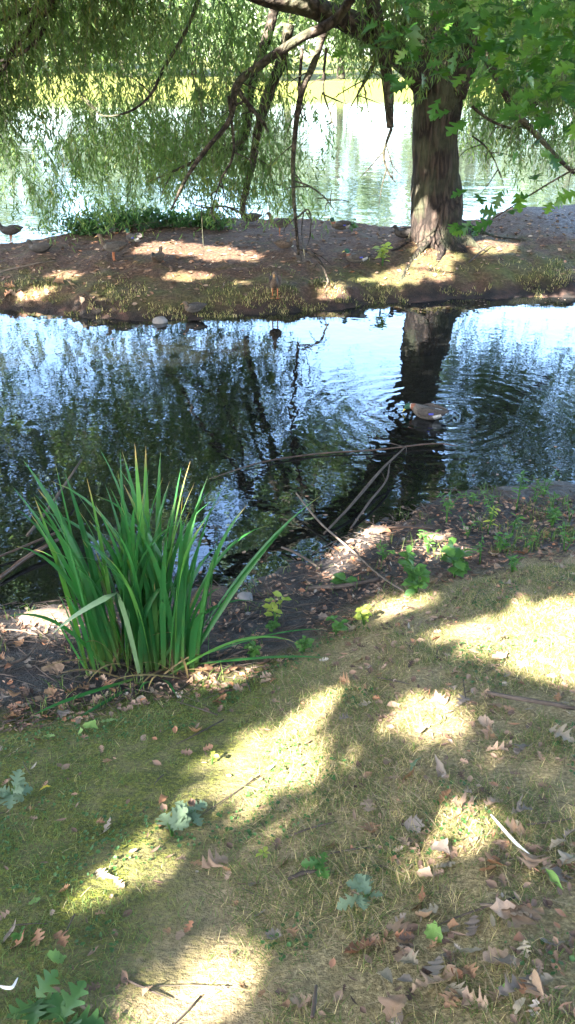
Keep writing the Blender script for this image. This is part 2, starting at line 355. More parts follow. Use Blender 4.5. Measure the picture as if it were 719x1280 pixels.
# ------------------------------------------------------------------ setting: ground, island, water
def grid(xs, ys, h):
    X, Y = np.meshgrid(xs, ys); Z = h(X, Y); nx = len(xs); ny = len(ys)
    V = np.stack([X, Y, Z], -1).reshape(-1, 3); i = np.arange(nx * ny).reshape(ny, nx)
    return V, np.stack([i[:-1, :-1], i[:-1, 1:], i[1:, 1:], i[1:, :-1]], -1).reshape(-1, 4)
def set_attr(mesh, name, vals):
    a = mesh.attributes.new(name, 'FLOAT', 'POINT'); a.data.foreach_set('value', np.asarray(vals, np.float32))
xs = np.concatenate([[-400, -150, -60, -25, -12, -7, -5, -4], np.arange(-3.2, 3.6, .035), [4, 5, 7, 12, 25, 60, 150, 400]])
ys = np.concatenate([[-400, -100, -30, -12, -6, -3, -1, 0, .5], np.arange(.8, 7.6, .035), [8, 9, 11, 14, 18, 25, 40, 60, 70], np.arange(72, 96, 1.0), [100, 110, 130, 200, 700, 1500]])
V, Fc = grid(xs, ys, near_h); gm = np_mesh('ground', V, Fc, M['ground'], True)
X, Y = V[:, 0], V[:, 1]; ysh, ygr = zones(X, Y); wob = .22 * fbm(X * 3, Y * 3, 61)
MUD = lambda x, y: smooth((y - zones(x, y)[1] + .12 + .5 * fbm(x * 3, y * 3, 61)) / .3) * (y < 50)
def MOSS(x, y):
    # mossy on shaded left, thinner rightwards; edge set to paint the sun patch paler
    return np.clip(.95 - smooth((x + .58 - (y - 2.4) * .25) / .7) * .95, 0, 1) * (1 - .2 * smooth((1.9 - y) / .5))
set_attr(gm, 'mud', MUD(X, Y)); set_attr(gm, 'moss', np.where(Y > 50, 1.8, MOSS(X, Y))); set_attr(gm, 'dry', np.where(Y > 50, 0, .15 + .8 * smooth((X + .55) / .8)))  # pale dry tone reaches under the sun patch to brighten it
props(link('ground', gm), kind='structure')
xs = np.concatenate([[-30, -20, -14, -11], np.arange(-9, 9, .07), [10, 12, 16, 22, 30]]); ys = np.arange(10.2, 19.5, .07)
V, Fc = grid(xs, ys, island_h); im = np_mesh('island', V, Fc, M['island'], True)
X, Y, Z = V.T; din = Y - np.interp(X, NEX, NEY)
set_attr(im, 'bank', 1 - smooth((din - .12 + .3 * fbm(X * 2, Y * 2, 77)) / .35)); set_attr(im, 'moss', .6 * np.exp(-((din - .7) / .55) ** 2) + .2 * smooth((X - 2.6)) * smooth((3 - din)))
set_attr(im, 'grey', .8 * smooth((X - 3.9) / .8) * smooth((din - 1.5) / .8)); props(link('island', im), kind='structure')
wx = np.array([-400, -60, -10, 0, 10, 60, 400.]); wy = np.array([1.5, 8, 15, 30, 60, 110.])
V, Fc = grid(wx, wy, lambda x, y: x * 0); props(link('water', np_mesh('water', V, Fc, M['water'])), kind='structure')
# ------------------------------------------------------------------ willow on the island
WY = 13.9
tree = empty('willow_tree', on_isle(548, 300), 'large willow with grooved brown trunk standing on the island bank', 'tree')
TL = np.array(tree.location)
def wl(px, py, y): return at_y(px, py, y) - TL
trunk_pts = [wl(547, 312, WY), wl(547, 290, WY), wl(546, 255, WY), wl(545, 210, WY), wl(545, 160, WY), wl(548, 120, WY), wl(553, 90, WY), wl(556, 40, WY), wl(560, -60, WY - .1), wl(556, -200, WY), wl(550, -330, WY)]
fl = lambda t, a: 1 + .35 * max(0, 1 - t * 7) * np.cos(a * 5 + .7) ** 2
v, f = tube(trunk_pts, [.50, .43, .365, .335, .33, .345, .33, .24, .2, .14, .06], 28, 60, .10, 3, fl)
link('trunk', np_mesh('willow_trunk', v, f, M['willow_bark'], True), tree)
for pts in [[(530, 296), (505, 306), (480, 318), (462, 330)], [(555, 305), (548, 325), (530, 345), (520, 362)], [(572, 298), (600, 310), (628, 325), (640, 345)], [(580, 292), (620, 296), (660, 300)], [(540, 305), (515, 325), (500, 350), (478, 375)]]:
    P = np.array([on_isle(*p) for p in pts]) - TL; P[0, 2] += .12; P[1:, 2] -= .022; v, f = tube(P, [.07, .04, .025, .01][:len(P)], 8, 20, .25, len(pts)); link('root', np_mesh('willow_root', v, f, M['willow_bark'], True), tree)
LIMBS = [  # (pixel x, pixel y, depth) polylines and radii
 ([(530, 100, 13.7), (505, 72, 13.2), (475, 46, 12.6), (430, 24, 12.1), (385, 8, 11.8), (325, -8, 11.5), (240, -50, 11.2), (150, -110, 11)], [.2, .17, .15, .135, .125, .115, .09, .04]),
 ([(566, 118, 13.8), (582, 70, 13.9), (594, 20, 14), (600, -40, 14.1), (625, -160, 14.4)], [.2, .17, .15, .13, .05]),
 ([(540, 92, 13.8), (524, 50, 13.6), (512, 5, 13.5), (500, -60, 13.3), (470, -180, 13)], [.15, .12, .10, .09, .04]),
 ([(455, -70, 12.3), (463, -10, 12.3), (472, 30, 12.3), (482, 85, 12.3), (486, 128, 12.3), (488, 160, 12.3)], [.075, .085, .085, .08, .065, .045]),
 ([(448, -15, 11.6), (418, 26, 11.6), (378, 46, 11.6), (330, 78, 11.6), (297, 106, 11.6), (287, 150, 11.6), (255, 190, 11.7), (232, 225, 11.8), (214, 262, 12)], [.05, .058, .055, .05, .045, .035, .03, .022, .012]),
 ([(405, 40, 11.9), (392, 80, 11.9), (376, 120, 11.9), (367, 185, 12), (367, 240, 12), (371, 290, 12.1), (373, 318, 12.2)], [.045, .042, .036, .03, .026, .022, .018]),
 ([(374, 312, 12.2), (388, 316, 12.1), (402, 330, 12), (412, 356, 11.95)], [.018, .022, .02, .012]),
 ([(362, 30, 12.9), (352, 75, 12.9), (335, 120, 13), (322, 165, 13.1), (316, 205, 13.2), (308, 235, 13.3), (303, 262, 13.4), (306, 272, 13.4)], [.07, .072, .07, .06, .05, .045, .045, .05]),
 ([(345, 5, 13.3), (336, 40, 13.3), (318, 95, 13.3), (312, 130, 13.3), (308, 165, 13.3), (296, 180, 13.3), (268, 186, 13.3), (236, 205, 13.3), (184, 228, 13.3)], [.065, .065, .055, .05, .048, .04, .03, .022, .01]),
 ([(308, 186, 13.3), (290, 186, 13.2), (262, 190, 13.2), (250, 198, 13.1)], [.03, .03, .025, .012]),
 ([(298, 112, 11.6), (310, 130, 11.6), (325, 148, 11.6), (336, 165, 11.7)], [.035, .03, .024, .012]),
 ([(252, -10, 11.2), (232, 40, 11.2), (205, 85, 11.2), (190, 116, 11.2), (165, 138, 11.2), (130, 145, 11.3), (112, 128, 11.4), (98, 112, 11.4)], [.022, .022, .02, .018, .013, .011, .009, .005]),
 ([(600, 55, 14), (620, 95, 13.7), (645, 140, 13.5), (672, 170, 13.3), (700, 200, 13.2), (724, 222, 13.2)], [.055, .05, .045, .04, .03, .02]),
 ([(650, 142, 13.5), (672, 128, 13.4), (700, 105, 13.2), (735, 85, 13)], [.03, .028, .024, .02]),
 ([(590, 133, 13.9), (612, 150, 13.8), (638, 160, 13.7), (652, 158, 13.7)], [.025, .02, .016, .008]),
 ([(590, 170, 13.9), (606, 182, 13.9), (618, 200, 13.9), (626, 222, 13.9)], [.014, .012, .009, .005]),
 ([(490, 160, 12.3), (480, 190, 12.3), (484, 212, 12.3), (494, 228, 12.3)], [.022, .018, .013, .007]),
 ([(512, -10, 13), (504, 30, 13), (506, 62, 13), (512, 85, 13)], [.04, .035, .03, .015]),
 ([(470, 75, 12.8), (458, 98, 12.8), (446, 120, 12.8)], [.03, .024, .01]),
 ([(300, 265, 13.4), (280, 258, 13.3), (258, 260, 13.2), (238, 254, 13.1)], [.02, .016, .012, .006]),
 ([(367, 226, 12), (385, 232, 12), (404, 245, 12.1), (418, 262, 12.1)], [.016, .013, .009, .005]),
 ([(372, 272, 12.1), (384, 262, 12.1), (389, 272, 12.1), (388, 288, 12.1)], [.014, .012, .009, .006]),
 ([(408, 60, 12.2), (404, 110, 12.2), (412, 140, 12.2), (418, 160, 12.2)], [.018, .014, .01, .006]),
 ([(378, 60, 12.3), (374, 115, 12.3), (378, 150, 12.3)], [.022, .016, .008]),
 ([(286, 120, 11.6), (292, 190, 11.7), (276, 225, 11.8), (262, 270, 11.9)], [.02, .016, .012, .006]),
 ([(560, -60, 13.9), (500, -160, 12.5), (400, -230, 11), (300, -280, 10)], [.16, .13, .09, .04]),
 ([(560, -60, 13.9), (640, -170, 13.5), (760, -240, 13), (880, -260, 12.6)], [.16, .13, .09, .04]),
 ([(556, -40, 13.9), (470, -150, 15), (330, -230, 16.5), (180, -260, 17.5)], [.16, .13, .09, .04])]
for pts, r in LIMBS:
    P = [wl(*p) for p in pts]; n = max(10, len(P) * 5)
    v, f = tube(P, r, 10 if max(r) > .04 else 6, n, .16, int(RNG.integers(99)))
    if max(r) < .1:
        C = catmull(P, 40); tws = [(v, f)]
        for q in range(int(RNG.integers(3, 8))):
            a = C[int(RNG.integers(6, 39))]; L = RNG.uniform(.15, .6); d1 = np.array([RNG.normal(0, .7), RNG.normal(0, .5), RNG.normal(-.3, .5)]); tws.append(tube([a, a + d1 * L * .5 + RNG.normal(0, .03, 3), a + d1 * L + [0, 0, -.1 * L]], [.010, .007, .002], 5, 7, .2, q))
        v, f = join([(x, np.vstack([y, np.zeros((0, 4), int)])) for x, y in tws])
    link('limb' if max(r) > .1 else 'branch', np_mesh('willow_limb', v, f, M['limb_bark'], True), tree)
def strands(tops, lengths, per=38, lean=.4, ll=.115, lw=.02, spread=.05, keep=True):
    """hanging leafy twigs: thin stems and narrow leaves along them"""
    n = len(tops); az = RNG.uniform(0, 2 * math.pi, n); le = RNG.uniform(0, lean, n); bow = RNG.uniform(.0, .5, n)
    t = np.sort(RNG.uniform(.04, 1, (n, per)), axis=1)
    hx = (bow[:, None] * np.sqrt(t) * .5 + le[:, None] * t) * lengths[:, None]
    P = np.stack([tops[:, 0:1] + np.cos(az)[:, None] * hx, tops[:, 1:2] + np.sin(az)[:, None] * hx, tops[:, 2:3] - t * lengths[:, None] * .93], -1)
    P = P + RNG.normal(0, spread, P.shape) * t[..., None]
    P = P.reshape(-1, 3)
    D = np.stack([RNG.normal(0, .5, len(P)), RNG.normal(0, .5, len(P)), -RNG.uniform(.4, 1.2, len(P))], 1); N = RNG.normal(0, 1, P.shape) + [0, 0, .4]
    if keep: k = keeps_beams_open(P); P, D, N = P[k], D[k], N[k]
    s = RNG.uniform(.6, 1.25, len(P))
    st = []
    for i in range(0, n):
        q = np.array([0, .35, .7, 1.0]); h = (bow[i] * np.sqrt(q) * .5 + le[i] * q) * lengths[i]
        st.append(np.stack([tops[i, 0] + math.cos(az[i]) * h, tops[i, 1] + math.sin(az[i]) * h, tops[i, 2] - q * lengths[i] * .93], 1))
    return leaf_cloud(P, D, N, ll * s, lw * s), np.array(st)
def stem_mesh(st, r=.004):
    """thin three-sided twigs"""
    n, m, _ = st.shape; o = np.array([[1, 0, 0], [-.5, .87, 0], [-.5, -.87, 0]]) * r
    V = st[:, :, None, :] + o[None, None] * np.linspace(1, .4, m)[None, :, None, None]; V = V.reshape(-1, 3); b = (np.arange(n) * m * 3)[:, None]
    q = [];
    for j in range(m - 1):
        for s in range(3): q.append((j * 3 + s, j * 3 + (s + 1) % 3, j * 3 + 3 + (s + 1) % 3, j * 3 + 3 + s))
    return V, (b[:, :, None] + np.array(q)[None]).reshape(-1, 4)
def veil(n, x0, x1, y0, y1, top0, top1, bot0, bot1, clump=26):
    """n strand tops in clumps inside a box; bottoms between bot0 and bot1"""
    c = np.stack([RNG.uniform(x0, x1, clump), RNG.uniform(y0, y1, clump), RNG.uniform(top0, top1, clump)], 1); i = RNG.integers(0, clump, n)
    T = c[i] + RNG.normal(0, 1, (n, 3)) * [.30, .30, .3]; b = RNG.uniform(bot0, bot1, n); b = np.minimum(b, T[:, 2] - .25); return T, T[:, 2] - b
sets = [
 veil(300, -3.7, -.6, 12.0, 14.5, 3.4, 4.6, 1.5, 3.2, 30),          # left veil
 veil(400, -3.3, -.4, 12.2, 15.2, 1.7, 3.2, .6, 1.6, 26), veil(70, -5.6, -3.3, 13, 16, 1.6, 2.6, .6, 1.5, 9),         # its low skirts
 veil(230, -.8, 1.8, 12.0, 14.5, 3.6, 4.8, 2.6, 3.3, 20),          # short fringe in the middle
 veil(40, -.4, 1.3, 12.2, 14.2, 2.8, 3.4, 1.3, 2.4, 12),
 veil(90, 2.9, 4.8, 13.5, 15.5, 2.6, 3.6, 1.0, 2.2, 14), veil(240, 3.0, 5.4, 12.5, 15, 3.0, 4.6, 1.3, 2.6, 20),            # right veil
 veil(260, 1.6, 4.0, 12.5, 15.5, 3.8, 5.0, 2.8, 3.5, 20),
 veil(650, -5.5, 7.0, 10.5, 18, 5.0, 8.5, 3.6, 6.0, 90),           # the crown above
 veil(620, -7.5, 1.8, 14.5, 19, 3.4, 6.5, 2.0, 4.5, 42), veil(240, 2.9, 5.6, 14.5, 17, 2.6, 5, 1.2, 3.0, 8)]
T = np.vstack([s[0] for s in sets]); Ls = np.concatenate([s[1] for s in sets])
def crown_of(name, T, Ls, parent, mat, **k):
    (v, f), st = strands(T, Ls, **k); o = np.array(parent.location)
    c = None; st = st[keeps_beams_open(st.reshape(-1, 3)).reshape(st.shape[:2]).all(1)]; sv, sf = stem_mesh(st); vv, ff = join([(v, f), (sv, sf)]); return link(name, np_mesh(name, vv - o, ff, [mat, M['twig']], False, [0] * len(f) + [1] * len(sf)), parent)
crown_of('crown', T, Ls, tree, M['willow_leaf'], per=40)
# second willow whose trunk stands on the island beyond the left edge of the picture
t2 = empty('willow_tree', (-6.3, 12.3, island_h(-6.3, 12.3)), 'willow leaning in from beyond the island, drooping branches over the bright water', 'tree'); o2 = np.array(t2.location)
v, f = tube(np.array([(-6.3, 12.3, .1), (-6.25, 12.2, 1), (-6.0, 11.8, 2.4), (-5.6, 11.2, 4), (-5, 10.4, 5.6), (-4.3, 9.6, 7)]) - o2, [.5, .36, .3, .24, .16, .06], 20, 40, .1, 5)
link('trunk', np_mesh('willow_trunk', v, f, M['willow_bark'], True), t2)
L2 = [([(-5.7, 11.3, 3.7), (-4.5, 10.2, 4.4)], None)]
for pts, r in [([(-140, -160, 10.6), (-30, -70, 10), (64, 0, 9.6), (48, 22, 9.6), (22, 55, 9.6), (0, 90, 9.6), (-30, 120, 9.6)], [.09, .06, .035, .032, .03, .027, .02]),
               ([(66, 4, 9.6), (58, 30, 9.5), (42, 55, 9.5), (16, 72, 9.5), (-20, 80, 9.5)], [.024, .022, .018, .014, .008]),
               ([(62, 6, 9.6), (40, 12, 9.6), (18, 20, 9.6), (-20, 34, 9.6)], [.024, .022, .02, .014]),
               ([(64, 0, 9.6), (90, -14, 9.5), (140, -40, 9.3)], [.03, .02, .008])]:
    v, f = tube([at_y(*p) - o2 for p in pts], r, 7, 30, .15, 8); link('branch', np_mesh('willow_limb', v, f, M['limb_bark'], True), t2)
for e in [(-3.5, 8.2, 5.5), (-2.4, 10.2, 6.2), (-6.5, 8.6, 5.5)]:
    v, f = tube(np.array([(-5.6, 11.2, 4), (np.array(e) + [-5.6, 11.2, 4.8]) / 2, e]) - o2, [.16, .11, .03], 8, 16, .12, 4); link('limb', np_mesh('willow_limb', v, f, M['limb_bark'], True), t2)
sets = [veil(150, -3.7, -2.5, 8.8, 10.2, 3.2, 4.0, 2.2, 3.1, 18), veil(120, -3.4, -2.75, 9.0, 10.2, 2.9, 3.3, 1.95, 2.6, 10), veil(120, -2.6, -1.2, 9.0, 10.5, 3.6, 4.2, 2.8, 3.4, 12), veil(600, -7.5, 1.5, 6.5, 12, 4.6, 7.5, 3.6, 6.0, 80)]
def shade_slab(own, parent, n, xr, yr=(10.8, 16.2)):  # unseen leaf slab added above the frame, shading the island and rear foliage
    tg = np.stack([RNG.uniform(*xr, n), RNG.uniform(*yr, n), RNG.uniform(0, .6, n)], 1); c = tg + SUN * RNG.uniform(6.2, 11, n)[:, None]
    P = (c[:, None] + RNG.normal(0, .34, (n, 44, 3))).reshape(-1, 3); P = P[P[:, 2] > 3.15 + P[:, 1] * .055]; P = P[keeps_beams_open(P)]
    v, f = leaf_cloud(P, RNG.normal(0, .6, P.shape) - [0, 0, .8], RNG.normal(0, .6, P.shape) + SUN * .8, RNG.uniform(.14, .24, len(P)), RNG.uniform(.09, .14, len(P)), 'pane'); link('added_shade_crown', np_mesh('added_shade_crown', v - np.array(parent.location), f, M['shade_leaf']), parent)
shade_slab(0, t2, 600, (-8, 1)); shade_slab(1, tree, 620, (-.5, 8.5)); shade_slab(2, tree, 520, (-6, 5), (19, 25))
crown_of('crown', np.vstack([s[0] for s in sets]), np.concatenate([s[1] for s in sets]), t2, M['willow_leaf'], per=40, ll=.10, lw=.018)
# ------------------------------------------------------------------ lobed leaf shape, used for the oak sprays and the fallen leaves
def leaf_shape(widths, curl=.3, cup=.3, twist=0., jit=0.0, sd=0):
    rr = np.random.default_rng(sd)
    """unit-long leaf along +Y; half widths at each station; midrib plus two outlines"""
    n = len(widths); V = []
    for i, w in enumerate(widths):
        y = i / (n - 1); z = curl * (y - .5) ** 2 - curl * .25 + twist * (y - .5)
        wl_, wr_ = w * (1 + jit * rr.uniform(-1, .8)), w * (1 + jit * rr.uniform(-1, .8)); z += jit * .07 * rr.normal()
        for s in (-1, -.5, 0, .5, 1):
            w = wl_ if s < 0 else wr_
            V.append((s * w + jit * .12 * math.sin(y * 3 + sd), y + (.09 * w / .3 if abs(s) == 1 and w > .2 else 0), z + cup * abs(s * w) * 1.2 + twist * s * w * 1.5))
    F_ = []
    for i in range(n - 1):
        for j in range(4): a = i * 5 + j; F_.append((a, a + 1, a + 6, a + 5))
    return np.array(V), np.array(F_)
OAK = [.008, .012, .10, .26, .09, .13, .42, .36, .10, .14, .36, .26, .08, .16, .12, .004]
OAK2 = [.008, .015, .16, .20, .08, .24, .34, .12, .10, .30, .22, .10, .20, .10, .004]
OVAL = [.006, .01, .12, .20, .25, .27, .26, .22, .15, .07, .004]
LONG = [.006, .05, .09, .11, .12, .115, .10, .07, .035, .004]
BROAD = [.01, .015, .16, .34, .27, .42, .34, .40, .25, .28, .12, .10, .004]
def put(Vt, P, D, N, s):
    """place a unit shape: rows are leaves"""
    D = unit(D); B = unit(np.cross(D, N)); N = np.cross(B, D)
    return P[:, None] + s[:, None, None] * (Vt[None, :, 0:1] * B[:, None] + Vt[None, :, 1:2] * D[:, None] + Vt[None, :, 2:3] * N[:, None])
# pin oak standing on the near bank beyond the right edge; its leafy boughs hang into the picture
oak = empty('oak_tree', (3.6, 3.4, near_h(3.6, 3.4)), 'oak whose bright green lobed leaves hang in front of the willow trunk', 'tree'); oo = np.array(oak.location)
v, f = tube(np.array([(3.6, 3.4, .0), (3.6, 3.4, 1), (3.55, 3.45, 3), (3.5, 3.5, 5), (3.4, 3.6, 8)]) - oo, [.4, .27, .22, .18, .06], 18, 40, .08, 6); link('trunk', np_mesh('oak_trunk', v, f, M['willow_bark'], True), oak)
OB = [([(3.55, 3.45, 3.6), (2.9, 4.4, 3.9), (2.0, 5.2, 3.75), (1.3, 5.6, 3.6), (.9, 5.7, 3.5)], [.07, .05, .035, .02, .008]),
      ([(3.55, 3.5, 3.2), (2.9, 4.6, 3.15), (2.35, 5.3, 2.72), (1.75, 5.6, 2.42), (1.2, 5.7, 2.05)], [.04, .022, .012, .006, .003]),
      ([(3.55, 3.45, 3.8), (2.8, 4.9, 4.0), (2.1, 5.9, 3.6), (1.6, 6.3, 3.35)], [.06, .045, .03, .01]),
      ([(3.5, 3.5, 3.0), (3.0, 4.6, 2.75), (2.4, 5.4, 2.42), (1.95, 5.6, 2.2)], [.03, .016, .008, .004]),
      ([(3.5, 3.5, 5), (2.2, 3.4, 5.6), (.8, 3.2, 5.9)], [.09, .06, .02]), ([(3.5, 3.5, 5.5), (2.5, 4.9, 6), (1.2, 6.2, 6.2)], [.09, .06, .02]), ([(3.5, 3.5, 5.5), (4.4, 5.0, 6), (5.2, 6.4, 6.2)], [.09, .06, .02]), ([(3.5, 3.5, 5.2), (1.4, 4.5, 6.2), (-1.2, 5.6, 6.8), (-3.8, 6.2, 7.0)], [.11, .08, .05, .02]), ([(3.5, 3.5, 5.4), (1.2, 2.4, 6.4), (-1.4, 1.2, 7), (-3.8, .8, 7.4)], [.11, .08, .05, .02])]
for pts, r in OB:
    v, f = tube(np.array(pts) - oo, r, 7, 24, .12, 2); link('branch', np_mesh('oak_branch', v, f, M['limb_bark'], True), oak)
pos = []
def spray(px0, px1, py0, py1, n, y0=4.8, y1=6.2, cl=8):
    for _ in range(cl):
        c = at_y(RNG.uniform(px0, px1), RNG.uniform(py0, py1), RNG.uniform(y0, y1)); pos.append(c + RNG.normal(0, 1, (n // cl, 3)) * [.2, .2, .13])
spray(600, 740, -20, 85, 190, cl=16); spray(545, 640, 0, 110, 90, cl=10); spray(500, 560, 30, 80, 24, cl=4); spray(650, 740, 60, 120, 90, cl=8); spray(555, 620, -30, 10, 40, cl=4)
spray(690, 725, 175, 205, 12, cl=2); 
pos.append(np.array([at_y(*p) for p in [(585, 238, 5.5), (594, 242, 5.5), (590, 275, 5.5), (572, 278, 5.5), (582, 282, 5.5), (622, 268, 5.5), (618, 276, 5.5), (628, 238, 5.5), (645, 240, 5.5), (663, 245, 5.5), (672, 218, 5.4), (660, 224, 5.4), (690, 252, 5.3), (705, 246, 5.3), (722, 240, 5.3), (690, 192, 5.4), (480, 92, 5.8), (496, 78, 5.8), (575, 150, 5.6), (700, 160, 5.5), (640, 262, 5.5), (580, 290, 5.5)]]))
P = np.vstack(pos); D = np.stack([RNG.normal(-.4, .8, len(P)), RNG.normal(0, .7, len(P)), RNG.normal(-.35, .35, len(P))], 1); N = RNG.normal(0, .45, P.shape) + [0, -.35, 1]
vt, ft = leaf_shape(OAK, -.25, .15); VV = put(vt, P, D, N, RNG.uniform(.09, .14, len(P))); nn = len(vt)
link('leaves', np_mesh('oak_leaves', VV.reshape(-1, 3) - oo, (ft[None] + (np.arange(len(P)) * nn)[:, None, None]).reshape(-1, 4), M['oak_leaf']), oak)
# the crown overhead (above the picture), extended and thickened to cut the sky light below
c = np.stack([RNG.uniform(-5.5, 7, 1000), RNG.uniform(-2.5, 8.2, 1000), RNG.uniform(5.0, 8.8, 1000)], 1); P = (c[:, None] + RNG.normal(0, .34, (1000, 48, 3))).reshape(-1, 3); P = P[keeps_beams_open(P)]
v, f = leaf_cloud(P, RNG.normal(0, 1, P.shape) + [0, 0, -.3], RNG.normal(0, .6, P.shape) + [0, 0, 1], RNG.uniform(.10, .16, len(P)), RNG.uniform(.08, .12, len(P)), 'pane')
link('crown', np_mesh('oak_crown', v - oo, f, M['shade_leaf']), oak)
# ------------------------------------------------------------------ three trees on the bank behind the photographer: they give the shade and its gaps
SHADERS = [((-6.1, -2.6), 'oak on the bank behind the viewer, nearest the pond'), ((-7.2, -5.6), 'broad oak on the bank farther up the slope'), ((-1.6, -6.4), 'tall oak up the slope, above the mossy ground')]
tg = np.stack([RNG.uniform(-3.4, 3.8, 1300), RNG.uniform(.2, 8.5, 1300), RNG.uniform(0, .9, 1300)], 1); cl = tg + SUN * RNG.uniform(7.5, 13.5, 1300)[:, None]
own = np.argmin([((cl[:, 0] - a[0]) ** 2 + (cl[:, 1] - a[1]) ** 2) for a, _ in SHADERS], axis=0)
for i, ((ax, ay), lab) in enumerate(SHADERS):
    e = empty('oak_tree', (ax, ay, near_h(ax, ay)), lab, 'tree'); eo = np.array(e.location); my = cl[own == i]; zt = my[:, 2].max()
    v, f = tube(np.array([(0, 0, -.1), (0, 0, .5), (.05, 0, 2.5), (.1, .1, 5), (.2, .1, zt - 1.3)]), [.5, .33, .27, .2, .05], 16, 30, .08, i); link('trunk', np_mesh('oak_trunk', v, f, M['willow_bark'], True), e)
    for j in range(7):
        for _ in range(200):                                    # a bough that leaves the gaps in the crown open
            q = my[RNG.integers(len(my))] - eo; z = RNG.uniform(3, 5); cc = catmull([np.array([.05, .05, z]), q * .5 + [0, 0, .6 + z * .35], q], 30) + eo
            if keeps_beams_open(cc).mean() > .97: break
        v, f = tube(np.array([(.05, .05, z), q * .5 + [0, 0, .6 + z * .35], q]), [.11, .07, .02], 7, 14, .1, j); link('limb', np_mesh('oak_limb', v, f, M['limb_bark'], True), e)
    P = (my[:, None] + RNG.normal(0, .30, (len(my), 42, 3))).reshape(-1, 3); P = P[keeps_beams_open(P)]
    v, f = leaf_cloud(P, RNG.normal(0, 1, P.shape), RNG.normal(0, .6, P.shape) + SUN * .8, RNG.uniform(.12, .2, len(P)), RNG.uniform(.10, .15, len(P)), 'pane')
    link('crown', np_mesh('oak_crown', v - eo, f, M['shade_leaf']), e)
# ------------------------------------------------------------------ trees beyond the lake
def far_tree(h, w, seed, mat):
    r = np.random.default_rng(seed); e = empty('lakeside_tree', (0, 0, 0), 'leafy green tree on the far shore beyond the bright lake', 'tree', 'trees along the far shore')
    v, f = tube([(0, 0, -.3), (0, 0, h * .2), (.2, 0, h * .5), (.1, 0, h * .85)], [.45, .3, .22, .05], 8, 14, .1, seed); link('trunk', np_mesh('far_trunk', v, f, M['limb_bark'], True), e)
    n = 60; a = unit(r.normal(0, 1, (n, 3))) * (r.uniform(.35, 1, (n, 1)) ** .5); c = a * [w, w, h * .42] + [0, 0, h * .56]
    P = (c[:, None] + r.normal(0, .75, (n, 46, 3))).reshape(-1, 3); v, f = leaf_cloud(P, r.normal(0, 1, P.shape), r.normal(0, .7, P.shape) + [0, 0, .6], r.uniform(.4, .85, len(P)), r.uniform(.3, .5, len(P)), 'pane')
    link('crown', np_mesh('far_crown', v, f, mat), e); return e
protos = [far_tree(9, 4.2, 1, M['far_leaf']), far_tree(11.5, 5, 2, M['far_leaf']), far_tree(7.5, 4.4, 3, M['far_leaf']), far_tree(13, 4.8, 4, M['far_leaf'])]
k = 0
for x, y in [(-62, 98), (-52, 92), (-44, 95), (-37, 90), (-27.5, 93), (-15, 90), (-9, 94), (-2.5, 89), (5, 92), (12, 90), (20, 94), (27, 90), (34, 93), (42, 91), (50, 96), (60, 92), (-20.5, 101), (0, 103), (16, 104), (31, 103), (-33, 103), (46, 105)]:
    o = protos[k] if k < 4 else copy_tree(protos[int(RNG.integers(4))]); k += 1
    o.location = (x, y, float(near_h(x, y))); o.rotation_euler = (0, 0, RNG.uniform(0, 6)); s = RNG.uniform(.85, 1.15); o.scale = (s, s, s)
# ------------------------------------------------------------------ iris clump
IB = on_ground(182, 838)
def blade(base, az, length, lean, droop, width, fold=None, n=12):
    """one sword leaf: starts upright with a lean, droops towards its tip; slight keel"""
    P = [np.zeros(3)]; a = lean; d = np.array([math.cos(az), math.sin(az)]); st = length / n
    for i in range(n):
        t = i / n; a += droop * (t ** 1.6) * (2.6 / n)
        if fold and t >= fold[0] and t < fold[0] + 1.5 / n: a += fold[1]
        P.append(P[-1] + st * np.array([d[0] * math.sin(a), d[1] * math.sin(a), math.cos(a)]))
    P = np.array(P) + base; T = unit(np.gradient(P, axis=0)); tw = RNG.uniform(-.9, .9); sd = np.array([-d[1] * math.cos(tw) + d[0] * math.sin(tw), d[0] * math.cos(tw) + d[1] * math.sin(tw), 0]); V = []
    for i, p in enumerate(P):
        t = i / n; w = width * (.75 + .35 * min(1, t * 3)) * (1 - max(0, (t - .55) / .45) ** 1.8) + .0008; s = unit(sd - T[i] * np.dot(sd, T[i])); nn = np.cross(T[i], s)
        V += [p - s * w * .5, p + nn * w * .12, p + s * w * .5]
    F_ = []
    for i in range(n): b = i * 3; F_ += [(b, b + 1, b + 4, b + 3), (b + 1, b + 2, b + 5, b + 4)]
    return np.array(V), np.array(F_)
def along(m, n=12): set_attr(m, 'along', np.tile(np.repeat(np.arange(n + 1) / n, 3), len(m.vertices) // (3 * (n + 1)))); return m
iris = empty('iris_clump', IB, 'tall clump of dark green sword-shaped iris leaves at the muddy water edge', 'plant')
fans = [(-.26, .05, 12), (-.16, .12, 20), (-.03, .05, 24), (.09, .1, 24), (.18, .02, 18), (.0, .25, 18)]
for fx, fy, n in fans:
    parts = []
    for _ in range(n):
        b = np.array([fx + RNG.normal(0, .045), fy + RNG.normal(0, .05), -.02]); out = (fx * 1.3 + RNG.normal(0, .22)); az = 0 if out > 0 else math.pi
        az += RNG.normal(0, .7); parts.append(blade(b, az, RNG.choice([RNG.uniform(.5, .9), RNG.uniform(.85, 1.22), RNG.uniform(.9, 1.22)]), min(.36, abs(out) * .26) + .02, RNG.choice([RNG.uniform(.05, .6), RNG.uniform(.05, .6), RNG.uniform(.6, 1.5)]), RNG.uniform(.02, .035)))
    v, f = join(parts); link('leaf_fan', along(np_mesh('iris_fan', v, f, M['iris'], True)), iris)
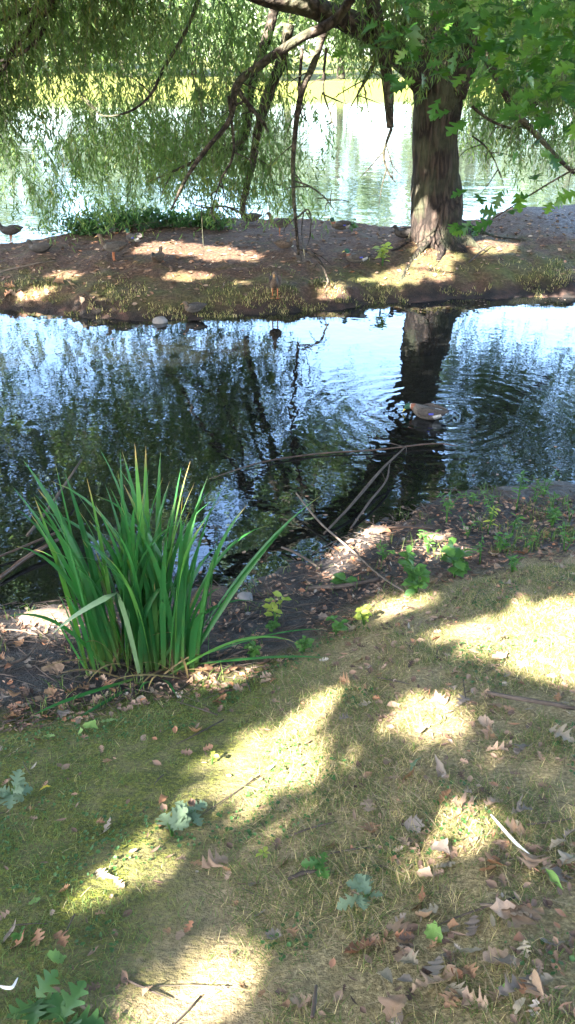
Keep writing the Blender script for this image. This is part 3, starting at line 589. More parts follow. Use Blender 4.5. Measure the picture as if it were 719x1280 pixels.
sp = [blade(np.array([.17, .05, 0]), .12, 1.25, .55, .42, .034), blade(np.array([.2, .0, 0]), .25, 1.1, .55, .3, .03), blade(np.array([-.16, 0, 0]), 3.0, 1.15, .28, .35, .03), blade(np.array([-.16, .1, 0]), 2.7, .8, .35, 1.3, .024), blade(np.array([-.2, .0, 0]), 3.3, .7, .5, 1.6, .02),
      blade(np.array([.15, .1, 0]), .5, .95, .35, 1.3, .026), blade(np.array([-.15, .1, 0]), 2.9, 1.22, .25, .35, .032), blade(np.array([.02, .1, 0]), 1.6, 1.25, .03, .05, .036), blade(np.array([.05, .0, 0]), .2, .75, .6, 1.6, .02), blade(np.array([.12, -.05, 0]), -.1, .8, .9, 1.2, .02)]
v, f = join(sp); link('leaf_fan', along(np_mesh('iris_fan', v, f, M['iris'], True)), iris)['label'] = 'long outer leaves arching over the water'
v, f = blade(np.array([-.02, -.06, 0]), 3.3, .95, .1, .5, .034, (.52, 1.75), 14); link('bent_leaf', np_mesh('iris_bent', v, f, M['iris_pale'], True), iris)['label'] = 'pale leaf bent sharply downwards'
v, f = join([blade(np.array([-.26, -.03, 0]), 3.0, .5, .1, .4, .022), blade(np.array([-.28, -.06, 0]), 2.9, .42, .16, .3, .024), blade(np.array([-.3, -.05, 0]), 3.2, .55, .12, .2, .022), blade(np.array([-.29, -.05, 0]), 3.5, .48, .3, .1, .018)]); link('side_shoot', along(np_mesh('iris_shoot', v, f, M['iris'], True)), iris)
v, f = join([blade(np.array([-.05, -.1, .02]), 3.9, .6, 1.35, .25, .02), blade(np.array([.0, -.12, .02]), 4.1, .5, 1.4, .2, .022), blade(np.array([.1, -.1, .02]), -1.2, .35, 1.0, .6, .016), blade(np.array([.07, -.14, .02]), -1.7, .32, .8, .9, .014), blade(np.array([.25, .0, .04]), -.2, .75, 1.3, .25, .02), blade(np.array([.2, .02, .04]), .05, .8, 1.2, .5, .016)]); link('fallen_leaf_blade', along(np_mesh('iris_fallen', v, f, M['iris'], True)), iris)['label'] = 'low leaves bent flat on the ground'
v, f = join([blade(np.array([RNG.uniform(-.2, .25), RNG.uniform(-.1, .1), 0]), RNG.uniform(0, 6.3), RNG.uniform(.2, .55), RNG.uniform(.3, 1.3), RNG.uniform(.4, 1.6), .010) for _ in range(24)]); link('dry_leaf_blade', np_mesh('iris_dry', v, f, M['iris_dry'], True), iris)['label'] = 'straw coloured dry leaves low in the clump'
# ------------------------------------------------------------------ ducks
def ring_loft(P, W, H, seg=14):
    P = np.asarray(P, float); T = unit(np.gradient(P, axis=0)); a = np.linspace(0, 2 * math.pi, seg, endpoint=False); V = []
    for p, t, w, h in zip(P, T, W, H):
        s = np.array([0, 1., 0]); n = np.cross(t, s); V.append(p + np.outer(np.cos(a) * w, s) + np.outer(np.sin(a) * h, n))
    n = len(P); V.append(P[:1]); V.append(P[-1:]); V = np.vstack(V); F_ = []; mi = []
    for i in range(n - 1):
        for j in range(seg): q = (j + 1) % seg; F_.append((i * seg + j, i * seg + q, (i + 1) * seg + q, (i + 1) * seg + j)); mi.append(i)
    for j in range(0, seg, 2):
        F_.append((n * seg, (j + 2) % seg, (j + 1) % seg, j)); mi.append(0); b = (n - 1) * seg; F_.append((n * seg + 1, b + j, b + (j + 1) % seg, b + (j + 2) % seg)); mi.append(n - 2)
    return V, np.array(F_), mi
def feather_mat(name, col, dark=.45, scale=55):
    k = NT(name); v = k.n('ShaderNodeTexCoord').outputs['Object']; mp = k.n('ShaderNodeMapping'); mp.inputs['Scale'].default_value = (.55, 1, 1); k.l(v, mp.inputs[0]); f = k.noise(scale, 4, mp.outputs[0], .6)
    c = k.ramp(f, [(.36, tuple(x * dark for x in col)), (.56, col), (.72, tuple(min(1, x * 1.25) for x in col))]); return k.done(k.principled(c, .75, k.bump(f, .4, .008), .25))
D_ = dict(green=feather_mat('green_head', (.012, .05, .03), .6), white=feather_mat('white_feather', (.3, .29, .27), .7), chestnut=feather_mat('chestnut_breast', (.16, .06, .035), .6), grey=feather_mat('grey_flank', (.075, .065, .056), .5, 90),
          black=feather_mat('black_feather', (.02, .02, .024), .5), brown=feather_mat('mottled_brown', (.075, .05, .034), .3), tanhead=feather_mat('tan_head', (.11, .075, .05), .5, 90), dark=feather_mat('dark_brown', (.03, .026, .024), .5),
          wing=feather_mat('grey_brown_wing', (.04, .034, .03), .5), blue=plain_mat('blue_speculum', (.03, .04, .28), .4), bill=plain_mat('yellow_bill', (.45, .36, .06), .45), bill2=plain_mat('orange_brown_bill', (.32, .17, .06), .5), leg=plain_mat('orange_leg', (.24, .075, .025), .5), eye=plain_mat('dark_eye', (.01, .01, .01), .15, 0, 5, .6))
def make_duck(label, kind, pose, loc, rz, scale=1.0):
    """kind: drake / hen / dark; pose: stand, rest, swim, dabble"""
    d = empty('duck', loc, label, 'duck', None, rz); d.scale = (scale * .8,) * 3
    z0 = {'stand': .10, 'rest': -.03, 'swim': -.075, 'dabble': -.075}[pose]
    body = [(-.27, .205), (-.225, .19), (-.17, .165), (-.10, .145), (-.02, .135), (.06, .14), (.12, .155)]
    bw = [.018, .045, .07, .092, .10, .095, .08]; bh = [.010, .022, .048, .07, .08, .08, .072]
    if pose == 'stand': neck = [(.165, .19), (.19, .235), (.203, .275), (.212, .31), (.228, .335), (.25, .34), (.272, .332)]
    elif pose == 'rest': neck = [(.145, .175), (.155, .205), (.16, .225), (.168, .245), (.182, .262), (.204, .266), (.226, .258)]
    elif pose == 'swim': neck = [(.16, .18), (.18, .22), (.192, .255), (.2, .285), (.216, .308), (.238, .312), (.26, .304)]
    else: neck = [(.165, .175), (.198, .185), (.225, .185), (.248, .18), (.268, .17), (.285, .155), (.298, .138)]
    nw = [.052, .038, .032, .034, .038, .033, .016]; nh = [.056, .04, .034, .037, .041, .034, .018]
    P = np.array([(x, 0, z) for x, z in body + neck]); P[:, 2] += z0; Pn = catmull(P, 40); q = np.linspace(0, 1, 40); W = np.interp(q, np.linspace(0, 1, 14), bw + nw); H = np.interp(q, np.linspace(0, 1, 14), bh + nh)
    v, f, mi = ring_loft(Pn, W, H)
    if kind == 'drake': cols = ['black', 'white', 'grey', 'chestnut', 'white', 'green']; cut = [4, 8, 21, 25.5, 26.5]
    elif kind == 'hen': cols = ['brown', 'brown', 'brown', 'brown', 'tanhead', 'tanhead']; cut = [4, 7, 19, 25, 28]
    elif kind == 'pale': cols = ['brown', 'brown', 'grey', 'brown', 'tanhead', 'tanhead']; cut = [4, 7, 19, 24, 28]
    else: cols = ['dark', 'dark', 'dark', 'dark', 'dark', 'dark']; cut = [4, 7, 19, 25, 28]
    mi = [int(np.searchsorted(cut, m)) for m in mi]; b = link('body', np_mesh('duck_body', v, f, [D_[c] for c in cols], True, mi), d)
    hx, hz = Pn[-1][0], Pn[-1][2]; dr = unit(Pn[-1] - Pn[-4]); L = .052
    bp = np.array([Pn[-1] - dr * .006, Pn[-1] + dr * L * .5 + [0, 0, -.004], Pn[-1] + dr * L + [0, 0, -.006]]); v, f, _ = ring_loft(catmull(bp, 7), np.linspace(.013, .014, 7), np.linspace(.013, .004, 7), 10)
    link('bill', np_mesh('duck_bill', v, f, D_['bill'] if kind == 'drake' else (D_['black'] if kind == 'dark' else D_['bill2']), True), d)
    for s in (-1, 1):
        n = 16; t = np.linspace(0, 1, n); wp = np.stack([.10 - .36 * t, s * (.088 - .066 * t ** 1.6 + .014 * np.sin(t * 3.14)), z0 + .165 + .035 * t], 1)
        v, f, _ = ring_loft(wp, .008 + .016 * np.sin(t * 3) ** 2 * (1 - t * .5), (.012 + .062 * np.sin(np.clip(t * 2.9 + .2, 0, 3.14)) ** .8) * (1 - .45 * t) + .003, 10)
        w = link('wing', np_mesh('duck_wing', v, f, D_['wing'] if kind in ('drake', 'pale') else D_['dark' if kind == 'dark' else 'brown'], True), d)
        if kind in ('drake',):
            tt = np.linspace(.42, .58, 5); pp = np.stack([.10 - .36 * tt, s * (.088 - .066 * tt ** 1.6 + .014 * np.sin(tt * 3.14) + .0165), z0 + .150 + .035 * tt], 1); v, f, _ = ring_loft(pp, np.full(5, .006), np.full(5, .014), 8); link('speculum', np_mesh('speculum', v, f, D_['blue'], True), w)
        hd = Pn[-6] + np.array([.004, s * .031, .010]) if pose != 'dabble' else Pn[-6] + np.array([.004, s * .031, .006]); v, f, _ = ring_loft([hd + [-.005, 0, 0], hd + [-.003, 0, 0], hd + [.003, 0, 0], hd + [.005, 0, 0]], [.001, .0045, .0045, .001], [.001, .005, .005, .001], 8); link('eye', np_mesh('duck_eye', v, f, D_['eye'], True), d)
        if pose == 'stand':
            v, f = tube([(.0, s * .04, z0 + .08), (.005, s * .042, .06), (.0, s * .043, .012)], [.016, .008, .006], 7, 8)
            web = np.array([(-.015, s * .043, .012), (.055, s * .043 - .032, .002), (.07, s * .043, .002), (.055, s * .043 + .032, .002), (-.015, s * .043, .0), (.055, s * .043 - .032, -.004), (.07, s * .043, -.004), (.055, s * .043 + .032, -.004)])
            v, f = join([(v, f), (web, np.array([(0, 1, 2, 3), (7, 6, 5, 4), (0, 4, 5, 1), (3, 7, 4, 0), (1, 5, 6, 2), (2, 6, 7, 3)]))]); link('leg', np_mesh('duck_leg', v, f, D_['leg'], True), d)
    return d
def isle_duck(px, py, *a, **k):
    p = on_isle(px, py); return make_duck(a[0], a[1], a[2], p, R(a[3]), k.get('s', 1))
isle_duck(15, 304, 'dark duck standing alone at the edge of the dazzling water', 'dark', 'stand', 178, s=1.0)
isle_duck(50, 318, 'dark duck resting on shaded soil near the lone standing duck', 'dark', 'rest', 170)
isle_duck(143, 326, 'brown duck with orange feet standing in profile on bare soil', 'pale', 'stand', 176)
isle_duck(198, 330, 'round brown duck seen from behind in a sunlit patch of soil', 'hen', 'rest', 80)
isle_duck(149, 285, 'dark duck dozing among low shrubs at the lake edge', 'dark', 'rest', 150)
isle_duck(168, 305, 'dark duck with white tail feathers below the low shrubs', 'drake', 'rest', 140)
isle_duck(313, 279, 'grey duck resting beside the foot of a hanging willow branch', 'pale', 'rest', 172)
isle_duck(350, 294, 'pale duck with brown head standing behind a thin hanging branch', 'pale', 'stand', 178, s=.95)
isle_duck(426, 289, 'green-headed duck resting at the far lake edge near small green shoots', 'drake', 'rest', 175)
isle_duck(446, 330, 'chestnut-breasted drake with pale flank sitting on dark soil', 'drake', 'rest', 175)
isle_duck(344, 372, 'mottled brown duck standing upright facing the pond channel', 'hen', 'stand', -92)
isle_duck(243, 392, 'small brown and white duck at the foot of the island bank', 'pale', 'rest', 200, s=.8)
isle_duck(356, 312, 'brown duck lying low between hanging twigs on the island', 'hen', 'rest', 10, s=.8)
isle_duck(505, 299, 'black duck squatting against the base of the willow trunk', 'dark', 'rest', 185, s=1.0)
make_duck('drake swimming on the pond with ripples around it', 'drake', 'dabble', (DUCK[0] - .02, DUCK[1], 0), R(150), .95)
# ------------------------------------------------------------------ sticks and branches
def stick(name, pts, r, label, mat='stick', cat='stick', h=near_h, lift=.0, twigs=0, onw=False):
    P = np.array([(at_z(*p[:2], .0) + [0, 0, p[2] if len(p) > 2 else .012]) if onw else (h_at(p, h)) for p in pts]); P[:, 2] += lift
    o = P[0].copy(); e = empty(name, o, label, cat); v, f = tube(P - o, r, 7, len(P) * 6, .22, int(RNG.integers(90))); link('stem', np_mesh('stick_stem', v, f, M[mat], True), e)
    for j in range(twigs):
        i = int(RNG.integers(1, len(P))); a = P[i] - o; b = a + np.array([RNG.normal(0, .12), RNG.normal(0, .12), RNG.uniform(.01, .08)]); v, f = tube([a, (a + b) / 2 + RNG.normal(0, .01, 3), b], [r[min(i, len(r) - 1)] * .6, r[-1] * .5, .001], 5, 6); link('side_twig', np_mesh('stick_twig', v, f, M[mat], True), e)
    return e
def h_at(p, h):
    q = on_ground(p[0], p[1], h); q = at_z(p[0], p[1], 0.) if q[2] < 0 else q; return q + [0, 0, (p[2] if len(p) > 2 else 0.0) + .006]
stick('floating_branch', [(262, 600, .01), (330, 580, .02), (400, 569, .015), (470, 565, .02), (540, 558, .025), (572, 560, .02)], [.004, .006, .007, .007, .006, .003], 'long thin brown branch floating across the pond below the swimming duck', 'wet_stick', 'branch', onw=True)
stick('fallen_branch', [(405, 668, .0), (440, 640, .06), (475, 605, .11), (505, 582, .16)], [.008, .011, .011, .006], 'grey dead branch rising from the mud over the water', 'stick', 'branch', twigs=2)
stick('fallen_branch', [(438, 662, .0), (462, 635, .05), (482, 612, .07), (486, 596, .10)], [.007, .009, .008, .005], 'shorter dark branch leaning beside the grey dead branch', 'stick', 'branch', twigs=2)
stick('fallen_stick', [(370, 632, .1), (400, 662, .05), (440, 694, .03), (475, 724, .02), (505, 744, .02)], [.006, .008, .008, .007, .006], 'thin pale stick slanting across the muddy bank', 'pale_stick')
stick('fallen_stick', [(352, 688, .02), (375, 698, .02), (400, 714, .015)], [.008, .01, .007], 'short dark stick lying on wet mud below the thin pale stick', 'stick')
stick('fallen_stick', [(385, 738, .01), (430, 736, .015), (475, 728, .02)], [.014, .017, .012], 'stout brown stick half buried in mud', 'stick')
stick('fallen_stick', [(0, 727, .02), (35, 704, .04), (75, 686, .07)], [.014, .016, .012], 'straight brown stick in the shallow water behind the iris leaves', 'wet_stick')
stick('fallen_stick', [(36, 680, .06), (68, 645, .10), (105, 598, .16)], [.010, .011, .008], 'grey stick poking out of the water behind the iris', 'stick', onw=False)
stick('fallen_stick', [(20, 690, .02), (-30, 712, .02), (60, 680, .05), (85, 668, .06)][1:], [.008, .009, .006], 'slender twig crossing the shallows beside the iris', 'wet_stick')
stick('fallen_stick', [(608, 874, .03), (650, 880, .02), (690, 888, .025), (730, 894, .02)], [.008, .010, .010, .007], 'grey stick lying on sunlit dry grass', 'stick')
stick('fallen_stick', [(360, 1104, .012), (378, 1098, .016), (396, 1094, .012)], [.006, .0075, .005], 'stubby grey twig in the grass beside a tan leaf', 'stick')
stick('fallen_stick', [(600, 1136, .012), (616, 1138, .014), (634, 1139, .012)], [.004, .005, .004], 'tiny grey twig among leaves near the white feather', 'pale_stick')
stick('fallen_stick', [(390, 1280, .02), (393, 1260, .02), (395, 1240, .02)], [.005, .006, .004], 'reddish upright twig at the bottom edge of the lawn', 'wet_stick')
stick('fallen_stick', [(0, 836, .01), (30, 828, .015), (45, 815, .02)], [.008, .008, .005], 'dark stick on the leaf-strewn mud by the iris shoots', 'stick')
stick('fallen_stick', [(0, 790, .015), (25, 792, .015), (48, 797, .015)], [.004, .005, .004], 'straw-pale stick on the sunlit mud', 'pale_stick')
stick('fallen_stick', [(0, 812, .01), (22, 805, .012), (50, 806, .012)], [.005, .006, .003], 'thin brown stick below the straw-pale stick', 'wet_stick')
stick('fallen_stick', [(455, 665, .01), (500, 662, .015), (540, 665, .02)], [.008, .01, .006], 'brown stick behind the green broad-leaved weed', 'wet_stick')
stick('fallen_stick', [(260, 838, .01), (300, 820, .02), (335, 812, .01)], [.004, .005, .003], 'fine pale twig among russet leaves by the iris base', 'pale_stick')
for i, pts in enumerate([[(130, 140), (150, 134)], [(72, 320), (110, 316)], [(455, 372), (480, 366)]]): pass
stick('fallen_stick', [(0, 342, .02), (40, 334, .03), (70, 328, .02)], [.012, .014, .008], 'pale stick lying on the shaded island soil', 'pale_stick', h=island_h)
stick('fallen_stick', [(586, 330, .02), (602, 318, .05), (612, 311, .06)], [.012, .014, .008], 'short stick beside the roots of the willow trunk', 'stick', h=island_h)
# ------------------------------------------------------------------ rocks
def rock(px, py, sx, sy, sz, label, mat, h=near_h):
    p = on_ground(px, py, h); n, m = 14, 10; a = np.linspace(0, 2 * math.pi, n, endpoint=False); V = []; sd = int(RNG.integers(99))
    for i in range(m):
        ph = math.pi * (i + .02) / (m - 1 + .04) - math.pi / 2
        for t in a:
            d = np.array([math.cos(ph) * math.cos(t), math.cos(ph) * math.sin(t), math.sin(ph)]); k = 1 + .5 * float(fbm(d[0] * 1.6 + sd, d[1] * 1.6 + d[2] * 2.3, sd)); V.append(d * k * [sx, sy, sz])
    F_ = [(i * n + j, i * n + (j + 1) % n, (i + 1) * n + (j + 1) % n, (i + 1) * n + j) for i in range(m - 1) for j in range(n)]
    o = link('rock', np_mesh('rock', V, F_, M[mat], True), None, p + [0, 0, sz * .25]); o.rotation_euler = (0, 0, RNG.uniform(-.4, .4)); props(o, label, 'rock')
rock(474, 664, .075, .05, .03, 'pale pink flat stone lit by sun on the mud', 'pink_rock')
rock(307, 748, .05, .04, .035, 'rounded grey stone in wet mud beside the iris', 'rock')
rock(455, 640, .045, .03, .02, 'small pale stone at the shallow water edge', 'pink_rock')
rock(448, 682, .022, .018, .014, 'tiny orange-pink pebble near the flat stone', 'pink_rock')
rock(310, 768, .02, .016, .012, 'tiny white-grey pebble below the rounded grey stone', 'rock')
rock(62, 772, .17, .10, .018, 'low pinkish sand bar at the water edge by the iris shoots', 'pink_rock')  # low sand bar, shaped with the rock mesh
rock(200, 403, .10, .08, .06, 'dark stone at the foot of the island bank', 'rock', island_h)
rock(540, 672, .10, .045, .03, 'reddish flat stone behind the green broad-leaved weed', 'pink_rock')
# ------------------------------------------------------------------ weeds and seedlings
def weed(px, py, hgt, nst, label, mat='weed', ls=.07, shape=OVAL, h=near_h, spread=.5, per=7, name='weed_plant', whorl=False, cat='weed'):
    p = on_ground(px, py, h); e = empty(name, p, label, cat); vt, ft = leaf_shape(shape, -.3, .2); st = []; P = []; D = []; sc = []
    for s in range(nst):
        az = RNG.uniform(0, 6.28); ln = RNG.uniform(.05, spread); hh = hgt * RNG.uniform(.7, 1); q = np.array([[0, 0, -.01], [math.cos(az) * ln * hh * .4, math.sin(az) * ln * hh * .4, hh * .55], [math.cos(az) * ln * hh, math.sin(az) * ln * hh, hh]]); st.append(tube(q, [.004 + hgt * .006, .003, .0012], 5, 8)); C = catmull(q, 20)
        for j in range(per):
            t = RNG.uniform(.3, 1) if not whorl else .97; a = RNG.uniform(0, 6.28) if not whorl else j * 6.28 / per; P.append(C[int(t * 19)]); D.append([math.cos(a), math.sin(a), RNG.uniform(-.3, .5)]); sc.append(ls * RNG.uniform(.6, 1.15))
    v, f = join(st); link('stem', np_mesh('weed_stem', v, f, M['weed'], True), e); P = np.array(P); D = np.array(D); N = RNG.normal(0, .3, P.shape) + [0, -.2, 1]
    VV = put(vt, P, D, N, np.array(sc)); link('leaves', np_mesh('weed_leaves', VV.reshape(-1, 3), (ft[None] + (np.arange(len(P)) * len(vt))[:, None, None]).reshape(-1, 4), M[mat], True), e); return e
weed(568, 722, .22, 5, 'leafy green broad-leaved weed growing on the mud by the sunlit grass', ls=.10, shape=BROAD, per=6)
weed(520, 745, .22, 5, 'darker green weed with hanging leaves next to the broad-leaved weed', ls=.09, shape=OVAL, per=7)
weed(505, 715, .18, 4, 'loose green weed in shade above the dead leaves', ls=.07)
weed(345, 785, .20, 3, 'yellow-green sprig catching sun beside the iris clump', 'weed_yellow', ls=.06, shape=OVAL)
weed(430, 732, .05, 2, 'low rosette of wide green leaves on the mud bank', 'weed', ls=.09, shape=BROAD, per=5)
weed(610, 668, .26, 2, 'yellow leaning seedling stem near the reddish flat stone', 'weed_yellow', ls=.06, shape=LONG, spread=1.2)
weed(645, 640, .36, 2, 'tall thin upright weed at the water edge', 'weed', ls=.06, shape=LONG, spread=.1, per=12)
weed(558, 655, .26, 3, 'slim weed standing in wet mud behind the flat stone', 'weed', ls=.06, shape=LONG, spread=.3)
weed(690, 660, .16, 6, 'low spreading green weeds on the bank past the tall thin weed', 'weed', ls=.06, shape=LONG, per=9)
weed(625, 690, .14, 4, 'small mixed weed among brown leaves above the lawn', 'weed', ls=.05)
weed(455, 782, .14, 4, 'yellow-green weed at the top corner of the dry lawn', 'weed_yellow', ls=.05)
weed(420, 795, .11, 4, 'small green weed between the iris and the dry lawn', 'weed', ls=.05)
weed(380, 815, .09, 4, 'tiny green weed on the mossy edge below the mud', 'weed', ls=.045)
weed(318, 822, .10, 5, 'little green weed at the foot of the iris clump', 'weed', ls=.045)
weed(340, 790, .07, 4, 'short weed below the yellow-green sprig', 'weed', ls=.045)
weed(18, 1000, .06, 4, 'sage green lobed seedling in moss at the picture edge', 'sageleaf', ls=.075, shape=OAK, per=3)
weed(215, 1045, .06, 4, 'large sage green lobed oak seedling beside the bright sun patch', 'sageleaf', ls=.085, shape=OAK, per=2)
weed(240, 1022, .05, 3, 'smaller sage oak seedling touching the bright sun patch', 'sageleaf', ls=.07, shape=OAK2, per=3)
weed(455, 1130, .06, 3, 'blue-green lobed seedling in the shaded lawn', 'sageleaf', ls=.075, shape=OAK2, per=3)
weed(50, 1256, .04, 2, 'dark green lobed seedling at the bottom corner of the lawn', 'darkweed', ls=.09, shape=OAK, per=3)
weed(85, 1285, .05, 2, 'second dark green seedling below the corner seedling', 'darkweed', ls=.09, shape=OAK, per=3)
weed(330, 1072, .035, 1, 'tiny yellow-green four-leaved sprout in sunlit grass', 'weed_yellow', ls=.04, whorl=True, per=5)
weed(402, 1088, .06, 2, 'small bright green sprout beside the short grey twig', 'weed', ls=.06, shape=OAK2, per=3)
weed(265, 955, .06, 1, 'thin sprout with two brown-tipped leaves in the moss', 'weed_yellow', ls=.035, per=4)
weed(25, 1172, .03, 2, 'flat little weed in dark moss', 'weed', ls=.03, per=4); weed(478, 332, .34, 5, 'green sapling growing on the island before the willow trunk', 'weed_yellow', ls=.12, shape=OVAL, h=island_h, per=8, name='sapling', cat='plant')
weed(560, 297, .30, 3, 'leafy shoot at the root of the willow trunk', 'weed_yellow', ls=.12, h=island_h, per=8, name='sapling', cat='plant')
weed(590, 302, .25, 3, 'small green plant on the island behind the willow roots', 'weed', ls=.10, h=island_h, per=8, name='sapling', cat='plant')
weed(440, 290, .22, 3, 'green shoots at the island lake edge by a drake', 'weed', ls=.10, h=island_h, per=8, name='sapling', cat='plant')
for px, py in [(560, 640), (590, 632), (615, 650), (640, 668), (668, 628), (690, 640), (712, 650), (585, 672), (660, 690), (705, 690), (535, 690), (480, 700), (600, 705), (640, 715), (680, 620)]:
    weed(px, py, float(RNG.uniform(.08, .26)), int(RNG.integers(2, 5)), 'thin straggly weed among the debris of the wet shore', 'weed', ls=.05, shape=LONG, per=9, spread=.7)['group'] = 'straggly shore weeds'
def shrub(px, py, w, hgt, label):
    p = on_isle(px, py); e = empty('shrub', p, label, 'shrub'); n = 26; st = []; Q = []
    for i in range(n):
        a = RNG.uniform(0, 6.28); q = np.array([RNG.normal(0, w * .5), RNG.normal(0, w * .25), hgt * RNG.uniform(.5, 1)]); b = q * [.3, .3, 0]; st.append(tube([b, (b + q) / 2 + [0, 0, .04], q], [.008, .006, .002], 5, 6)); t = RNG.uniform(.25, 1, 42)[:, None]; Q.append(b + (q - b) * t + RNG.normal(0, .06, (42, 3)))
    v, f = join(st); link('stem', np_mesh('shrub_stem', v, f, M['twig'], True), e); P = np.vstack(Q); v, f = leaf_cloud(P, RNG.normal(0, .7, P.shape) + [0, 0, .5], RNG.normal(0, 1, P.shape), RNG.uniform(.06, .12, len(P)), RNG.uniform(.02, .04, len(P))); link('leaves', np_mesh('shrub_leaves', v, f, M['darkweed']), e)
shrub(105, 293, .7, .26, 'low green shrub at the lake edge behind the island soil'); shrub(165, 284, .75, .32, 'bushy low shrub sheltering a dozing dark duck'); shrub(215, 284, .7, .24, 'low shrub under the hanging willow branches'); shrub(262, 283, .5, .2, 'smallest low shrub beside a resting grey duck')
# ------------------------------------------------------------------ fallen leaves one can point to
SHAPES = {}
for nm, w in (('oak', OAK), ('oak2', OAK2), ('oval', OVAL), ('long', LONG), ('broad', BROAD)):
    for c in range(7): SHAPES[nm, c] = leaf_shape(w, [.2, .5, -.4, .7, .35, -.3, .9][c], [.1, .4, .25, .6, .2, .5, .15][c], [.05, .2, -.15, .25, -.25, .1, .3][c], .36, c * 5 + len(nm))
MESHC = {}
def fallen(p, shape, mat, size, az, label, group=None, tilt=.15, c=None, h=near_h):
    c = int(RNG.integers(7)) if c is None else c; key = (shape, c, mat)
    if key not in MESHC: v, f = SHAPES[shape, c]; MESHC[key] = np_mesh('leaf_blade', v - [0, .5, 0], f, M[mat], True)
    o = link('fallen_leaf', MESHC[key], None); e = .03; gx = float(h(p[0] + e, p[1]) - h(p[0] - e, p[1])) / (2 * e); gy = float(h(p[0], p[1] + e) - h(p[0], p[1] - e)) / (2 * e)
    n = Vector((-gx + RNG.normal(0, tilt), -gy + RNG.normal(0, tilt), 1)).normalized(); q = n.to_track_quat('Z', 'Y'); from mathutils import Quaternion
    o.rotation_mode = 'QUATERNION'; o.rotation_quaternion = q @ Quaternion((0, 0, 1), az); o.scale = (size,) * 3; o.location = (p[0], p[1], float(h(p[0], p[1])) + .012 + size * .09); props(o, label, 'leaf', group); return o
